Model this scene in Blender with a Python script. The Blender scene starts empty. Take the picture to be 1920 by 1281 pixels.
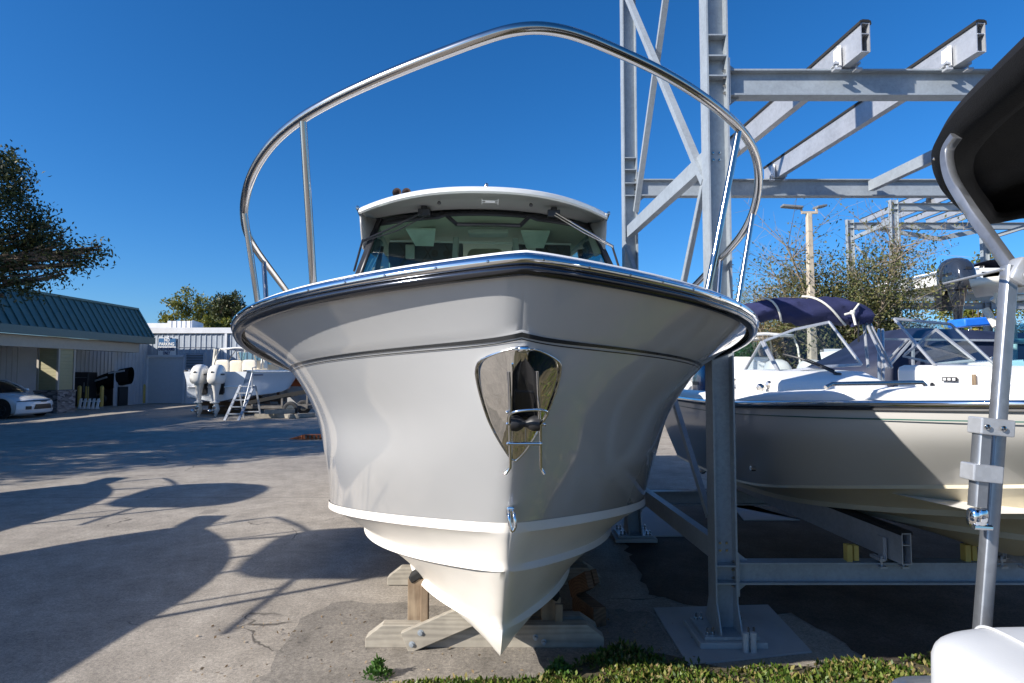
import bpy, bmesh, math, random
import numpy as np
from mathutils import Vector, Matrix
from math import sin, cos, pi, radians, exp, hypot, atan2, sqrt
R = random.Random(7)
SC = bpy.context.scene
COL = SC.collection
# ------------------------------------------------------------------ camera
F = 1120.0; CZ = 1.8; PITCH = math.atan(56.5 / F)
cam = bpy.data.cameras.new('camera'); cam.lens = 21.0; cam.sensor_width = 36.0
cam.clip_start = 0.05; cam.clip_end = 2000
co = bpy.data.objects.new('camera', cam); COL.objects.link(co)
co.location = (0, 0, CZ); co.rotation_euler = (pi / 2 + PITCH, 0, 0); SC.camera = co
def ray(px, py):
    u = (px - 960) / F; v = (640.5 - py) / F
    return Vector((u, cos(PITCH) - v * sin(PITCH), sin(PITCH) + v * cos(PITCH)))
def at(px, py, Y):
    d = ray(px, py); return Vector((0, 0, CZ)) + d * (Y / d.y)
def atz(px, py, z=0.0):
    d = ray(px, py); return Vector((0, 0, CZ)) + d * ((z - CZ) / d.z)
def zat(py, Y, px=960): return at(px, py, Y).z
# ------------------------------------------------------------------ light
AZ = radians(61); EL = radians(28)          # sun is left of straight-behind by AZ
SD = Vector((-sin(AZ) * cos(EL), -cos(AZ) * cos(EL), sin(EL)))
w = bpy.data.worlds.new('World'); SC.world = w; w.use_nodes = True
nt = w.node_tree; bg = nt.nodes['Background']
sk = nt.nodes.new('ShaderNodeTexSky'); sk.sky_type = 'NISHITA'; sk.sun_disc = False
sk.sun_elevation = EL; sk.sun_rotation = atan2(SD.x, SD.y)
sk.altitude = 0; sk.air_density = 1.0; sk.dust_density = 0.45; sk.ozone_density = 10.0
hs_ = nt.nodes.new('ShaderNodeHueSaturation'); hs_.inputs['Saturation'].default_value = 1.12
nt.links.new(sk.outputs[0], hs_.inputs['Color']); nt.links.new(hs_.outputs[0], bg.inputs[0]); bg.inputs[1].default_value = 0.091
sl = bpy.data.lights.new('sun', 'SUN'); sl.energy = 5.0; sl.angle = radians(0.5); sl.color = (1.0, .945, .865)
so = bpy.data.objects.new('sun', sl); COL.objects.link(so)
so.rotation_euler = (-SD).to_track_quat('-Z', 'Y').to_euler(); so.location = (-20, -20, 30)
vs = SC.view_settings; vs.view_transform = 'Standard'; vs.look = 'None'; vs.gamma = 1; vs.use_curve_mapping = False
vs.exposure = 0.8
# ------------------------------------------------------------------ materials
MC = {}
def newmat(name):
    m = bpy.data.materials.new(name); m.use_nodes = True
    n = m.node_tree.nodes; return m, n, m.node_tree.links, n['Principled BSDF']
def tc(n, kind='Object'): return n.new('ShaderNodeTexCoord').outputs[kind]
def noise(n, l, vec, scale, detail=4, rough=.55, dist=0.0):
    t = n.new('ShaderNodeTexNoise'); t.inputs['Scale'].default_value = scale
    t.inputs['Detail'].default_value = detail; t.inputs['Roughness'].default_value = rough
    t.inputs['Distortion'].default_value = dist
    l.new(vec, t.inputs['Vector']); return t
def ramp(n, l, fac, stops):
    r = n.new('ShaderNodeValToRGB'); e = r.color_ramp.elements
    while len(e) < len(stops): e.new(.5)
    for k, (p, c) in enumerate(stops):
        e[k].position = p; e[k].color = (*c, 1) if len(c) == 3 else c
    l.new(fac, r.inputs[0]); return r.outputs[0]
def mixc(n, l, fac, a, b, mode='MIX'):
    x = n.new('ShaderNodeMix'); x.data_type = 'RGBA'; x.blend_type = mode
    for s, v in ((0, fac), (6, a), (7, b)):
        if hasattr(v, 'links'): l.new(v, x.inputs[s])
        else: x.inputs[s].default_value = v if s == 0 else ((*v, 1) if len(v) == 3 else v)
    return x.outputs[2]
def bump(n, l, b, h, strength=.3, dist=.01, chain=None):
    x = n.new('ShaderNodeBump'); x.inputs['Strength'].default_value = strength; x.inputs['Distance'].default_value = dist
    l.new(h, x.inputs['Height'])
    if chain: l.new(chain, x.inputs['Normal'])
    l.new(x.outputs[0], b.inputs['Normal']); return x.outputs[0]
def sc(c, k): return tuple(min(1, x * k) for x in c)
def pm(name, col, rough=.5, metal=0., var=.12, scale=6., bmp=0., bscale=60., coat=0., spec=.5, stretch=None, sheen=0):
    """plain procedural material: noise-varied colour, roughness and optional bump"""
    if name in MC: return MC[name]
    m, n, l, b = newmat(name)
    v = tc(n)
    if stretch:
        mp = n.new('ShaderNodeMapping'); mp.inputs['Scale'].default_value = stretch; l.new(v, mp.inputs[0]); v = mp.outputs[0]
    t = noise(n, l, v, scale)
    l.new(ramp(n, l, t.outputs[0], [(.3, sc(col, 1 - var)), (.7, sc(col, 1 + var))]), b.inputs['Base Color'])
    r = n.new('ShaderNodeMapRange'); r.inputs[3].default_value = max(.02, rough * .8); r.inputs[4].default_value = min(1, rough * 1.2)
    l.new(t.outputs[0], r.inputs[0]); l.new(r.outputs[0], b.inputs['Roughness'])
    b.inputs['Metallic'].default_value = metal
    b.inputs['Coat Weight'].default_value = coat; b.inputs['Coat Roughness'].default_value = .04
    b.inputs['Specular IOR Level'].default_value = spec
    if sheen: b.inputs['Sheen Weight'].default_value = sheen
    if bmp:
        t2 = noise(n, l, v, bscale, 5); bump(n, l, b, t2.outputs[0], bmp, .01)
    MC[name] = m; return m
def island(n): return n.new('ShaderNodeNewGeometry').outputs['Random Per Island']
def leafmat(name, stops, rough=.55, trans=.25):
    if name in MC: return MC[name]
    m, n, l, b = newmat(name)
    c = ramp(n, l, island(n), stops)
    l.new(c, b.inputs['Base Color']); b.inputs['Roughness'].default_value = rough
    tr = n.new('ShaderNodeBsdfTranslucent'); l.new(c, tr.inputs[0])
    mx = n.new('ShaderNodeMixShader'); mx.inputs[0].default_value = trans
    l.new(b.outputs[0], mx.inputs[1]); l.new(tr.outputs[0], mx.inputs[2])
    l.new(mx.outputs[0], n['Material Output'].inputs[0]); MC[name] = m; return m
def galv(name='galvanised_steel', col=(.31, .345, .375), metal=.3, rough=.48):
    if name in MC: return MC[name]
    m, n, l, b = newmat(name); v = tc(n)
    vo = n.new('ShaderNodeTexVoronoi'); vo.inputs['Scale'].default_value = 70; l.new(v, vo.inputs['Vector'])
    t = noise(n, l, v, 4, 5); t2 = noise(n, l, v, 25, 3)
    a = mixc(n, l, .22, t.outputs[0], vo.outputs['Color'], 'MIX')
    bw = n.new('ShaderNodeRGBToBW'); l.new(a, bw.inputs[0])
    c = ramp(n, l, bw.outputs[0], [(.3, sc(col, .86)), (.62, sc(col, 1.10))])
    l.new(mixc(n, l, .16, c, ramp(n, l, t2.outputs[0], [(.35, sc(col, .6)), (.6, sc(col, 1.2))])), b.inputs['Base Color'])
    b.inputs['Metallic'].default_value = metal; b.inputs['Roughness'].default_value = rough
    MC[name] = m; return m
def glassmat(name, tint, refl=.10, rough=.0, alpha=0.0):
    """thin pane: tinted transparency plus fresnel mirror"""
    if name in MC: return MC[name]
    m, n, l, b = newmat(name)
    tr = n.new('ShaderNodeBsdfTransparent'); tr.inputs[0].default_value = (*tint, 1)
    gl = n.new('ShaderNodeBsdfGlossy'); gl.inputs['Roughness'].default_value = rough
    lw = n.new('ShaderNodeLayerWeight'); lw.inputs[0].default_value = .5; fr = n.new('ShaderNodeMath'); fr.operation = 'POWER'; fr.inputs[1].default_value = 4.0; l.new(lw.outputs['Facing'], fr.inputs[0])
    ad = n.new('ShaderNodeMath'); ad.operation = 'ADD'; ad.inputs[1].default_value = refl - .03; ad.use_clamp = True
    l.new(fr.outputs[0], ad.inputs[0])
    mx = n.new('ShaderNodeMixShader'); l.new(ad.outputs[0], mx.inputs[0]); l.new(tr.outputs[0], mx.inputs[1]); l.new(gl.outputs[0], mx.inputs[2])
    l.new(mx.outputs[0], n['Material Output'].inputs[0]); MC[name] = m; return m
def woodmat(name, c1, c2, axis='X'):
    if name in MC: return MC[name]
    m, n, l, b = newmat(name); v = tc(n)
    mp = n.new('ShaderNodeMapping'); s = {'X': (1.2, 14, 14), 'Z': (14, 14, 1.2), 'Y': (14, 1.2, 14)}[axis]
    mp.inputs['Scale'].default_value = s; l.new(v, mp.inputs[0])
    t = noise(n, l, mp.outputs[0], 1.6, 6, .6, 1.3)
    wv = n.new('ShaderNodeTexWave'); wv.wave_type = 'RINGS'; wv.inputs['Scale'].default_value = 1.1; wv.inputs['Distortion'].default_value = 5
    wv.inputs['Detail'].default_value = 3; l.new(mp.outputs[0], wv.inputs['Vector'])
    f = mixc(n, l, .4, t.outputs[0], wv.outputs['Color'])
    bw = n.new('ShaderNodeRGBToBW'); l.new(f, bw.inputs[0])
    c = ramp(n, l, bw.outputs[0], [(.25, c1), (.7, c2)])
    g = noise(n, l, v, 9, 3)
    l.new(mixc(n, l, .28, c, ramp(n, l, g.outputs[0], [(.4, sc(c1, .7)), (.65, sc(c2, 1.1))])), b.inputs['Base Color'])
    b.inputs['Roughness'].default_value = .8; bump(n, l, b, bw.outputs[0], .35, .004)
    MC[name] = m; return m
GEL = dict(rough=.10, var=.025, scale=1.5, coat=1.0)
M_hull = pm('grey_gelcoat', (.465, .465, .465), **GEL)
M_hullw = pm('white_gelcoat', (.80, .80, .78), **GEL)
M_bottom = pm('cream_bottom_gelcoat', (.80, .755, .69), .3, var=.04, scale=3, coat=.3)
M_deck = pm('white_deck', (.82, .81, .79), .35, var=.03)
M_cream = pm('cream_vinyl', (.70, .64, .53), .5, var=.05)
M_creamhull = pm('ivory_gelcoat', (.44, .43, .41), rough=.3, var=.03, scale=1.2, coat=.4)
M_creambot = pm('yellowed_bottom_gelcoat', (.46, .41, .30), .4, var=.06, coat=.2)
M_chrome = pm('polished_stainless', (.78, .78, .78), .06, 1.0, var=.02)
M_steel = pm('brushed_stainless', (.50, .48, .455), .17, 1.0, var=.04)
M_plate = pm('mirror_stainless_plate', (.80, .79, .76), .035, 1.0, var=.01, bmp=.02, bscale=9)
M_black = pm('black_plastic', (.018, .018, .02), .4, var=.2)
M_rubber = pm('black_rubber', (.02, .02, .022), .55, var=.2)
M_pin = pm('dark_pinstripe', (.03, .032, .035), .25, var=.1, coat=.5)
M_canvas = pm('black_canvas', (.007, .007, .008), .85, var=.3, scale=4, bmp=.35, bscale=250, spec=.22)
M_navy = pm('navy_canvas', (.016, .020, .075), .8, var=.25, scale=5, bmp=.35, bscale=30)
M_navy2 = pm('dark_navy_cover', (.012, .018, .045), .65, var=.3, scale=3, bmp=.3, bscale=12)
M_blue = pm('bright_blue_vinyl', (.01, .14, .62), .55)
M_bluecowl = pm('blue_engine_paint', (.012, .075, .17), .2, var=.06, coat=.8)
M_grayvinyl = pm('pale_grey_vinyl', (.50, .51, .52), .45, var=.03, bmp=.06, bscale=220)
M_galv = galv()
M_alu = galv('mill_aluminium', (.44, .455, .48), .5, .36)
M_alupost = galv('anodised_aluminium', (.30, .315, .34), .75, .34)
M_carpet = pm('black_bunk_carpet', (.012, .012, .012), .95, var=.3, bmp=.5, bscale=300)
M_wood = woodmat('grey_pine_timber', (.25, .225, .185), (.36, .325, .265))
M_woodz = woodmat('brown_pine_post', (.17, .115, .07), (.31, .235, .155), 'Z')
M_wooddark = woodmat('old_brown_timber', (.09, .045, .022), (.20, .11, .06))
M_glass = glassmat('green_tinted_glass', (.66, .83, .71), .07)
M_glassb = glassmat('blue_tinted_glass', (.25, .50, .62), .10)
M_glassc = glassmat('clear_windscreen', (.74, .82, .83), .09)
M_glassd = pm('dark_car_glass', (.01, .012, .014), .06, var=.1, coat=.5)
M_white = pm('white_paint', (.78, .78, .78), .4, var=.05)
M_engine = pm('pearl_white_engine_paint', (.70, .68, .63), .25, var=.03, coat=.7)
M_darkengine = pm('graphite_engine_paint', (.025, .03, .04), .12, var=.06, coat=1)
M_rust = pm('rusty_steel', (.26, .075, .025), .8, var=.4, scale=12, bmp=.3)
M_orange = pm('orange_brown_hull_paint', (.32, .085, .022), .5, var=.25, scale=2)
M_conc = pm('pale_concrete', (.36, .36, .36), .9, var=.1, scale=3, bmp=.25, bscale=80)
M_pole = pm('concrete_pole', (.42, .36, .28), .85, var=.12, scale=4, bmp=.2)
M_yellow = pm('faded_yellow_paint', (.50, .36, .09), .6, var=.12, scale=9)
M_bark = pm('grey_bark', (.14, .105, .075), .9, var=.35, scale=5, bmp=.8, bscale=16, stretch=(1, 1, .25))
M_liner = pm('beige_headliner', (.40, .385, .30), .6, var=.06)
M_dash = pm('grey_dash', (.15, .16, .17), .5, var=.1)
M_tower = pm('off_white_tower_paint', (.74, .70, .60), .35, var=.05)
# ------------------------------------------------------------------ mesh builder
class MB:
    def __init__(s): s.v = []; s.f = []
    def add(s, vs, fs):
        o = len(s.v); s.v += [tuple(p) for p in vs]; s.f += [tuple(i + o for i in f) for f in fs]; return s
    def box(s, c, d, M=None):
        c = Vector(c); p = [Vector((x * d[0] / 2, y * d[1] / 2, z * d[2] / 2)) for x in (-1, 1) for y in (-1, 1) for z in (-1, 1)]
        if M is not None: p = [M @ q for q in p]
        return s.add([q + c for q in p], [(0, 1, 3, 2), (4, 6, 7, 5), (0, 4, 5, 1), (2, 3, 7, 6), (0, 2, 6, 4), (1, 5, 7, 3)])
    def poly(s, p0, p1, sec, up=(0, 0, 1), caps=True):
        """extrude a closed 2-D section (x = sideways, y = up) from p0 to p1"""
        p0 = Vector(p0); p1 = Vector(p1); t = (p1 - p0).normalized(); up = Vector(up)
        x = t.cross(up).normalized(); y = x.cross(t).normalized(); n = len(sec)
        vs = [p0 + x * a + y * b for a, b in sec] + [p1 + x * a + y * b for a, b in sec]
        fs = [(i, (i + 1) % n, n + (i + 1) % n, n + i) for i in range(n)]
        if caps: fs += [tuple(range(n))[::-1], tuple(range(n, 2 * n))]
        return s.add(vs, fs)
    def bar(s, p0, p1, wd, h, up=(0, 0, 1)):
        return s.poly(p0, p1, [(-wd / 2, -h / 2), (wd / 2, -h / 2), (wd / 2, h / 2), (-wd / 2, h / 2)], up)
    def ibeam(s, p0, p1, h, fw, tf=.012, tw=.008, up=(0, 0, 1)):
        a, b, c, d = fw / 2, h / 2, tw / 2, h / 2 - tf
        return s.poly(p0, p1, [(-a, -b), (a, -b), (a, -d), (c, -d), (c, d), (a, d), (a, b), (-a, b), (-a, d), (-c, d), (-c, -d), (-a, -d)], up)
    def tube(s, pts, r, seg=10, closed=False, caps=True):
        pts = [Vector(p) for p in pts]; n = len(pts); rs = r if isinstance(r, (list, tuple)) else [r] * n
        T = []
        for i in range(n):
            a = pts[(i - 1) % n] if closed or i else pts[0]; b = pts[(i + 1) % n] if closed or i < n - 1 else pts[-1]
            T.append((b - a).normalized() if (b - a).length > 1e-9 else Vector((0, 0, 1)))
        u = T[0].orthogonal().normalized(); vs = []
        for i in range(n):
            u = (u - T[i] * u.dot(T[i])); u = u.normalized() if u.length > 1e-6 else T[i].orthogonal().normalized()
            v = T[i].cross(u)
            vs += [pts[i] + (u * cos(2 * pi * k / seg) + v * sin(2 * pi * k / seg)) * rs[i] for k in range(seg)]
        fs = []
        for i in range(n if closed else n - 1):
            j = (i + 1) % n
            fs += [(i * seg + k, i * seg + (k + 1) % seg, j * seg + (k + 1) % seg, j * seg + k) for k in range(seg)]
        if caps and not closed: fs += [tuple(range(seg))[::-1], tuple(range((n - 1) * seg, n * seg))]
        return s.add(vs, fs)
    def lathe(s, prof, o=(0, 0, 0), ax=(0, 0, 1), seg=16):
        o = Vector(o); ax = Vector(ax).normalized(); u = ax.orthogonal().normalized(); v = ax.cross(u); vs = []
        for r, h in prof: vs += [o + ax * h + (u * cos(2 * pi * k / seg) + v * sin(2 * pi * k / seg)) * max(r, 1e-4) for k in range(seg)]
        n = len(prof)
        fs = [(i * seg + k, i * seg + (k + 1) % seg, (i + 1) * seg + (k + 1) % seg, (i + 1) * seg + k) for i in range(n - 1) for k in range(seg)]
        fs += [tuple(range(seg))[::-1], tuple(range((n - 1) * seg, n * seg))]
        return s.add(vs, fs)
    def grid(s, P, close=False):
        n = len(P); m = len(P[0]); vs = [p for r in P for p in r]
        fs = [(i * m + j, i * m + (j + 1) % m, (i + 1) * m + (j + 1) % m, (i + 1) * m + j) for i in range(n - 1) for j in range(m if close else m - 1)]
        return s.add(vs, fs)
    def quad(s, *p): return s.add(p, [tuple(range(len(p)))])
    def sheet(s, poly, t, nrm):
        """flat polygon with thickness t along nrm"""
        nrm = Vector(nrm).normalized() * t; n = len(poly); a = [Vector(p) for p in poly]; b = [p + nrm for p in a]
        return s.add(a + b, [tuple(range(n))[::-1], tuple(range(n, 2 * n))] + [(i, (i + 1) % n, n + (i + 1) % n, n + i) for i in range(n)])
    def sell(s, c, d, e=.35, seg=24, M=None):
        """superellipsoid = soft box"""
        c = Vector(c); rows = []
        f = lambda x: math.copysign(abs(x) ** e, x)
        for i in range(seg // 2 + 1):
            a = -pi / 2 + pi * i / (seg // 2); row = []
            for k in range(seg):
                b = 2 * pi * k / seg
                q = Vector((d[0] / 2 * f(cos(a)) * f(cos(b)), d[1] / 2 * f(cos(a)) * f(sin(b)), d[2] / 2 * f(sin(a))))
                row.append(c + (M @ q if M is not None else q))
            rows.append(row)
        return s.grid(rows, True)
def Rz(a): return Matrix.Rotation(a, 3, 'Z')
def Rx(a): return Matrix.Rotation(a, 3, 'X')
def Ry(a): return Matrix.Rotation(a, 3, 'Y')
WM = {}
def wmat(o): return WM.get(o.name, Matrix.Identity(4))
def link(name, me, m, parent=None):
    while parent is not None and parent.parent is not None and parent.parent.parent is not None: parent = parent.parent   # thing > part > sub-part
    o = bpy.data.objects.new(name, me); COL.objects.link(o)
    if m: me.materials.append(m)
    if parent is not None:
        o.parent = parent; WM[o.name] = wmat(parent)
    return o
SPLIT = {'cross_pin', 'visor_light', 'clamp_plate', 'visor_cheek', 'stiffener_plate', 'beam_clamp', 'bolt_group', 'guide_block', 'conduit_stub', 'gusset', 'window_pillar', 'side_glass', 'seat_grommet', 'canopy_snap', 'clamp_screw', 'corner_trim', 'downpipe', 'post', 'slat', 'side_rail', 'rear_leg', 'air_intake', 'stripe', 'hull_lettering', 'cowl_decal', 'mount_bracket', 'overhead_box', 'instrument_panel', 'step', 'bimini_bow', 'trailer_frame', 'hardtop_side', 'bunk_rail', 'fence_panel', 'pontoon_tube', 'handrail', 'windscreen_frame_bar', 'block', 'base_cap', 'tie_rope', 'windscreen_stay', 'door_notice', 'leaning_block', 'leg', 'metal_wall', 'coaming', 'fascia', 'davit'}
RENAME = {'bolt_group': 'bolt', 'windscreen_frame_bar': 'frame_bar', 'overhead_box': 'trim_piece'}
def obj(name, mb, m, parent=None, **k):
    if name not in SPLIT or parent is None: return obj1(name, mb, m, parent, **k)
    par = list(range(len(mb.v)))
    def fd(i):
        while par[i] != i: par[i] = par[par[i]]; i = par[i]
        return i
    for f in mb.f:
        a = fd(f[0])
        for i in f[1:]: par[fd(i)] = a
    grp = {}
    for f in mb.f: grp.setdefault(fd(f[0]), []).append(f)
    res = None
    for fs in grp.values():
        ids = sorted({i for f in fs for i in f}); mp = {i: j for j, i in enumerate(ids)}; q = MB(); q.v = [mb.v[i] for i in ids]; q.f = [tuple(mp[i] for i in f) for f in fs]
        o = obj1(RENAME.get(name, name), q, m, parent, **k); res = res or o
    return res
def obj1(name, mb, m, parent=None, ang=35, merge=0., bev=0., org=None, solid=0.):
    """world-space MB -> one mesh object (child coordinates are taken relative to its thing)"""
    me = bpy.data.meshes.new(name); M = wmat(parent) if parent is not None else (Matrix.Translation(org) if org is not None else Matrix.Identity(4))
    Mi = M.inverted(); me.from_pydata([Mi @ Vector(p) for p in mb.v], [], mb.f)
    bm = bmesh.new(); bm.from_mesh(me)
    if merge: bmesh.ops.remove_doubles(bm, verts=bm.verts, dist=merge)
    bmesh.ops.recalc_face_normals(bm, faces=bm.faces)
    bm.to_mesh(me); bm.free()
    if ang: me.shade_smooth(); me.set_sharp_from_angle(angle=radians(ang))
    o = link(name, me, m, parent)
    if parent is None and org is not None: o.location = org; WM[o.name] = M
    if solid:
        d = o.modifiers.new('solidify', 'SOLIDIFY'); d.thickness = solid; d.offset = -1
    if bev:
        d = o.modifiers.new('bevel', 'BEVEL'); d.width = bev; d.segments = 2; d.limit_method = 'ANGLE'; d.angle_limit = radians(50)
    return o
def tag(o, label, cat, group=None, kind=None):
    if label: o['label'] = label
    if cat: o['category'] = cat
    if group: o['group'] = group
    if kind: o['kind'] = kind
    return o
def thing(name, label, cat, loc=(0, 0, 0), rz=0, group=None):
    o = bpy.data.objects.new(name, None); COL.objects.link(o); o.empty_display_size = .2
    o.location = loc; o.rotation_euler = (0, 0, rz); WM[o.name] = Matrix.Translation(loc) @ Matrix.Rotation(rz, 4, 'Z')
    return tag(o, label, cat, group)
def struct(name, mb, m, **k):
    o = obj(name, mb, m, None, **k); o['kind'] = 'structure'; return o
def dup(root, loc, rz=0, label=None, group=None, scale=None):
    def cp(o, par):
        c = o.copy(); COL.objects.link(c)
        if par is not None: c.parent = par
        for ch in list(o.children): cp(ch, c)
        return c
    r = cp(root, None); r.location = loc; r.rotation_euler = (0, 0, rz)
    if scale: r.scale = scale
    if label: r['label'] = label
    if group: r['group'] = group
    return r
def cr(pts, n=8, closed=False):
    """Catmull-Rom through points"""
    P = [Vector(p) for p in pts]; out = []; N = len(P)
    for i in range(N if closed else N - 1):
        if closed: a, b, c, d = P[(i - 1) % N], P[i], P[(i + 1) % N], P[(i + 2) % N]
        else: a, b, c, d = P[max(i - 1, 0)], P[i], P[i + 1], P[min(i + 2, N - 1)]
        for k in range(n):
            t = k / n; out.append(.5 * ((2 * b) + (c - a) * t + (2 * a - 5 * b + 4 * c - d) * t * t + (3 * b - a - 3 * c + d) * t ** 3))
    if not closed: out.append(P[-1])
    return out
def text_mesh(txt, size, depth=.004, spacing=1.0, bold=0.0):
    cu = bpy.data.curves.new('lettering', 'FONT'); cu.body = txt; cu.size = size; cu.extrude = depth; cu.align_x = 'CENTER'; cu.align_y = 'CENTER'
    cu.offset = bold; cu.space_character = spacing
    o = bpy.data.objects.new('lettering', cu); COL.objects.link(o)
    me = bpy.data.meshes.new_from_object(o.evaluated_get(bpy.context.evaluated_depsgraph_get()))
    bpy.data.objects.remove(o); return me
def leaves(name, P, D, m, parent=None, size=(.05, .09), wr=.45, fold=.25, seed=1):
    """P points, D outward directions -> a mesh of small diamond leaves"""
    rng = np.random.default_rng(seed); n = len(P)
    d = D + rng.normal(size=(n, 3)) * .8; d /= np.linalg.norm(d, axis=1)[:, None] + 1e-9
    u = np.cross(d, rng.normal(size=(n, 3))); u /= np.linalg.norm(u, axis=1)[:, None] + 1e-9
    nn = np.cross(d, u); L = rng.uniform(size[0], size[1], n)[:, None]
    a = P; b = P + d * L * .5 + u * L * wr * .5 + nn * L * fold * .3; c = P + d * L; e = P + d * L * .5 - u * L * wr * .5 + nn * L * fold * .3
    V = np.stack([a, b, c, e], 1).reshape(-1, 3).astype(np.float32)
    if parent is not None:
        Mi = np.array(wmat(parent).inverted()); V = V @ Mi[:3, :3].T + Mi[:3, 3]
    me = bpy.data.meshes.new(name); me.vertices.add(4 * n); me.vertices.foreach_set('co', V.astype(np.float32).ravel())
    me.loops.add(4 * n); me.polygons.add(n)
    me.loops.foreach_set('vertex_index', np.arange(4 * n, dtype=np.int32)); me.polygons.foreach_set('loop_start', np.arange(0, 4 * n, 4, dtype=np.int32))
    me.update(calc_edges=True)
    return link(name, me, m, parent)

# ================================================================== GROUND
def asphalt(name, c_lo, c_hi, crack=.8, agg=220):
    m, n, l, b = newmat(name); v = tc(n)
    fine = noise(n, l, v, agg, 3, .7); vo = n.new('ShaderNodeTexVoronoi'); vo.inputs['Scale'].default_value = agg * .45; l.new(v, vo.inputs['Vector'])
    big = noise(n, l, v, .35, 6, .62, .6); mid = noise(n, l, v, 2.3, 5, .6)
    c = ramp(n, l, big.outputs[0], [(.32, c_lo), (.66, c_hi)])
    c = mixc(n, l, .55, c, ramp(n, l, mid.outputs[0], [(.3, sc(c_lo, .85)), (.68, sc(c_hi, 1.08))]))
    c = mixc(n, l, .6, c, mixc(n, l, 1.0, c, ramp(n, l, fine.outputs[0], [(.34, (.45, .45, .45)), (.66, (1.5, 1.48, 1.42))]), 'MULTIPLY'))
    st = n.new('ShaderNodeMapRange'); st.inputs[1].default_value = .0; st.inputs[2].default_value = .35; l.new(vo.outputs['Distance'], st.inputs[0])
    c = mixc(n, l, .5, c, mixc(n, l, 1.0, c, ramp(n, l, st.outputs[0], [(0, (1.25, 1.25, 1.25)), (1, (.82, .82, .82))]), 'MULTIPLY'))
    grit = noise(n, l, v, 48, 8, .85); gr2 = noise(n, l, v, 9, 6, .7)
    c = mixc(n, l, .75, c, mixc(n, l, 1.0, c, ramp(n, l, grit.outputs[0], [(.38, (.50, .50, .50)), (.5, (1, 1, 1)), (.62, (1.50, 1.48, 1.43))]), 'MULTIPLY'))
    c = mixc(n, l, .6, c, mixc(n, l, 1.0, c, ramp(n, l, gr2.outputs[0], [(.36, (.78, .77, .76)), (.62, (1.14, 1.13, 1.12))]), 'MULTIPLY'))
    # cracks: warped cell borders, kept only where a broad noise allows
    wp = noise(n, l, v, 1.6, 4); ad = n.new('ShaderNodeVectorMath'); ad.operation = 'MULTIPLY_ADD'
    l.new(wp.outputs['Color'], ad.inputs[0]); ad.inputs[1].default_value = (.7, .7, 0); l.new(v, ad.inputs[2])
    ce = n.new('ShaderNodeTexVoronoi'); ce.feature = 'DISTANCE_TO_EDGE'; ce.inputs['Scale'].default_value = .33; l.new(ad.outputs[0], ce.inputs['Vector'])
    k = n.new('ShaderNodeMapRange'); k.inputs[1].default_value = .0006; k.inputs[2].default_value = .0032; k.inputs[3].default_value = 1; k.inputs[4].default_value = 0
    l.new(ce.outputs['Distance'], k.inputs[0])
    g = noise(n, l, v, .9, 3); gk = ramp(n, l, g.outputs[0], [(.5, (0, 0, 0)), (.58, (crack,) * 3)])
    mu = n.new('ShaderNodeMath'); mu.operation = 'MULTIPLY'; l.new(k.outputs[0], mu.inputs[0]); l.new(gk, mu.inputs[1])
    c = mixc(n, l, mu.outputs[0], c, (.035, .03, .026))
    # one long cold joint across the near pavement
    sx = n.new('ShaderNodeSeparateXYZ'); l.new(v, sx.inputs[0]); wob = noise(n, l, v, 2.2, 4)
    m1 = n.new('ShaderNodeMath'); m1.operation = 'MULTIPLY_ADD'; l.new(wob.outputs[0], m1.inputs[0]); m1.inputs[1].default_value = .09; l.new(sx.outputs[1], m1.inputs[2])
    m2 = n.new('ShaderNodeMath'); m2.operation = 'PINGPONG'; m2.inputs[1].default_value = 2.9; l.new(m1.outputs[0], m2.inputs[0])
    jr = n.new('ShaderNodeMapRange'); jr.inputs[1].default_value = 2.872; jr.inputs[2].default_value = 2.895; l.new(m2.outputs[0], jr.inputs[0])
    jn = n.new('ShaderNodeMath'); jn.operation = 'MULTIPLY'; l.new(jr.outputs[0], jn.inputs[0]); l.new(ramp(n, l, gr2.outputs[0], [(.40, (.1, .1, .1)), (.6, (.75, .75, .75))]), jn.inputs[1])
    c = mixc(n, l, jn.outputs[0], c, sc(c_lo, .42))
    # oil spots
    oi = noise(n, l, v, 1.1, 2); ok = ramp(n, l, oi.outputs[0], [(.70, (0, 0, 0)), (.73, (.4,) * 3)])
    c = mixc(n, l, ok, c, sc(c_lo, .38))
    l.new(c, b.inputs['Base Color']); b.inputs['Roughness'].default_value = .88; b.inputs['Specular IOR Level'].default_value = .3
    nb = bump(n, l, b, fine.outputs[0], .45, .006)
    bump(n, l, b, mid.outputs[0], .15, .03, nb)
    return m
M_asph = asphalt('aged_asphalt', (.25, .224, .194), (.395, .357, .31))
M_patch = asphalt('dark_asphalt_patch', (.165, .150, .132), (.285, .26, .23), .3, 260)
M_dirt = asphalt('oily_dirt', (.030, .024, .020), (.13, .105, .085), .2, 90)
S = 260
gm = MB(); gm.quad((-S, -S, 0), (S, -S, 0), (S, 1.5 * S, 0), (-S, 1.5 * S, 0)); struct('ground', gm, M_asph)
def rough_sheet(name, poly, z, m, amp=.05, step=.12, seed=3):
    r = random.Random(seed); out = []
    for i in range(len(poly)):
        a = Vector(poly[i]); b = Vector(poly[(i + 1) % len(poly)]); k = max(1, int((b - a).length / step))
        for j in range(k):
            q = a.lerp(b, j / k); out.append((q.x + r.uniform(-amp, amp), q.y + r.uniform(-amp, amp), z))
    g = MB(); g.add(out, [tuple(range(len(out)))]); return struct(name, g, m)
def g2(px, py): q = atz(px, py, 0); return (q.x, q.y)
def V2(l): return [Vector((a, b, 0)) for a, b in l]
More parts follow.
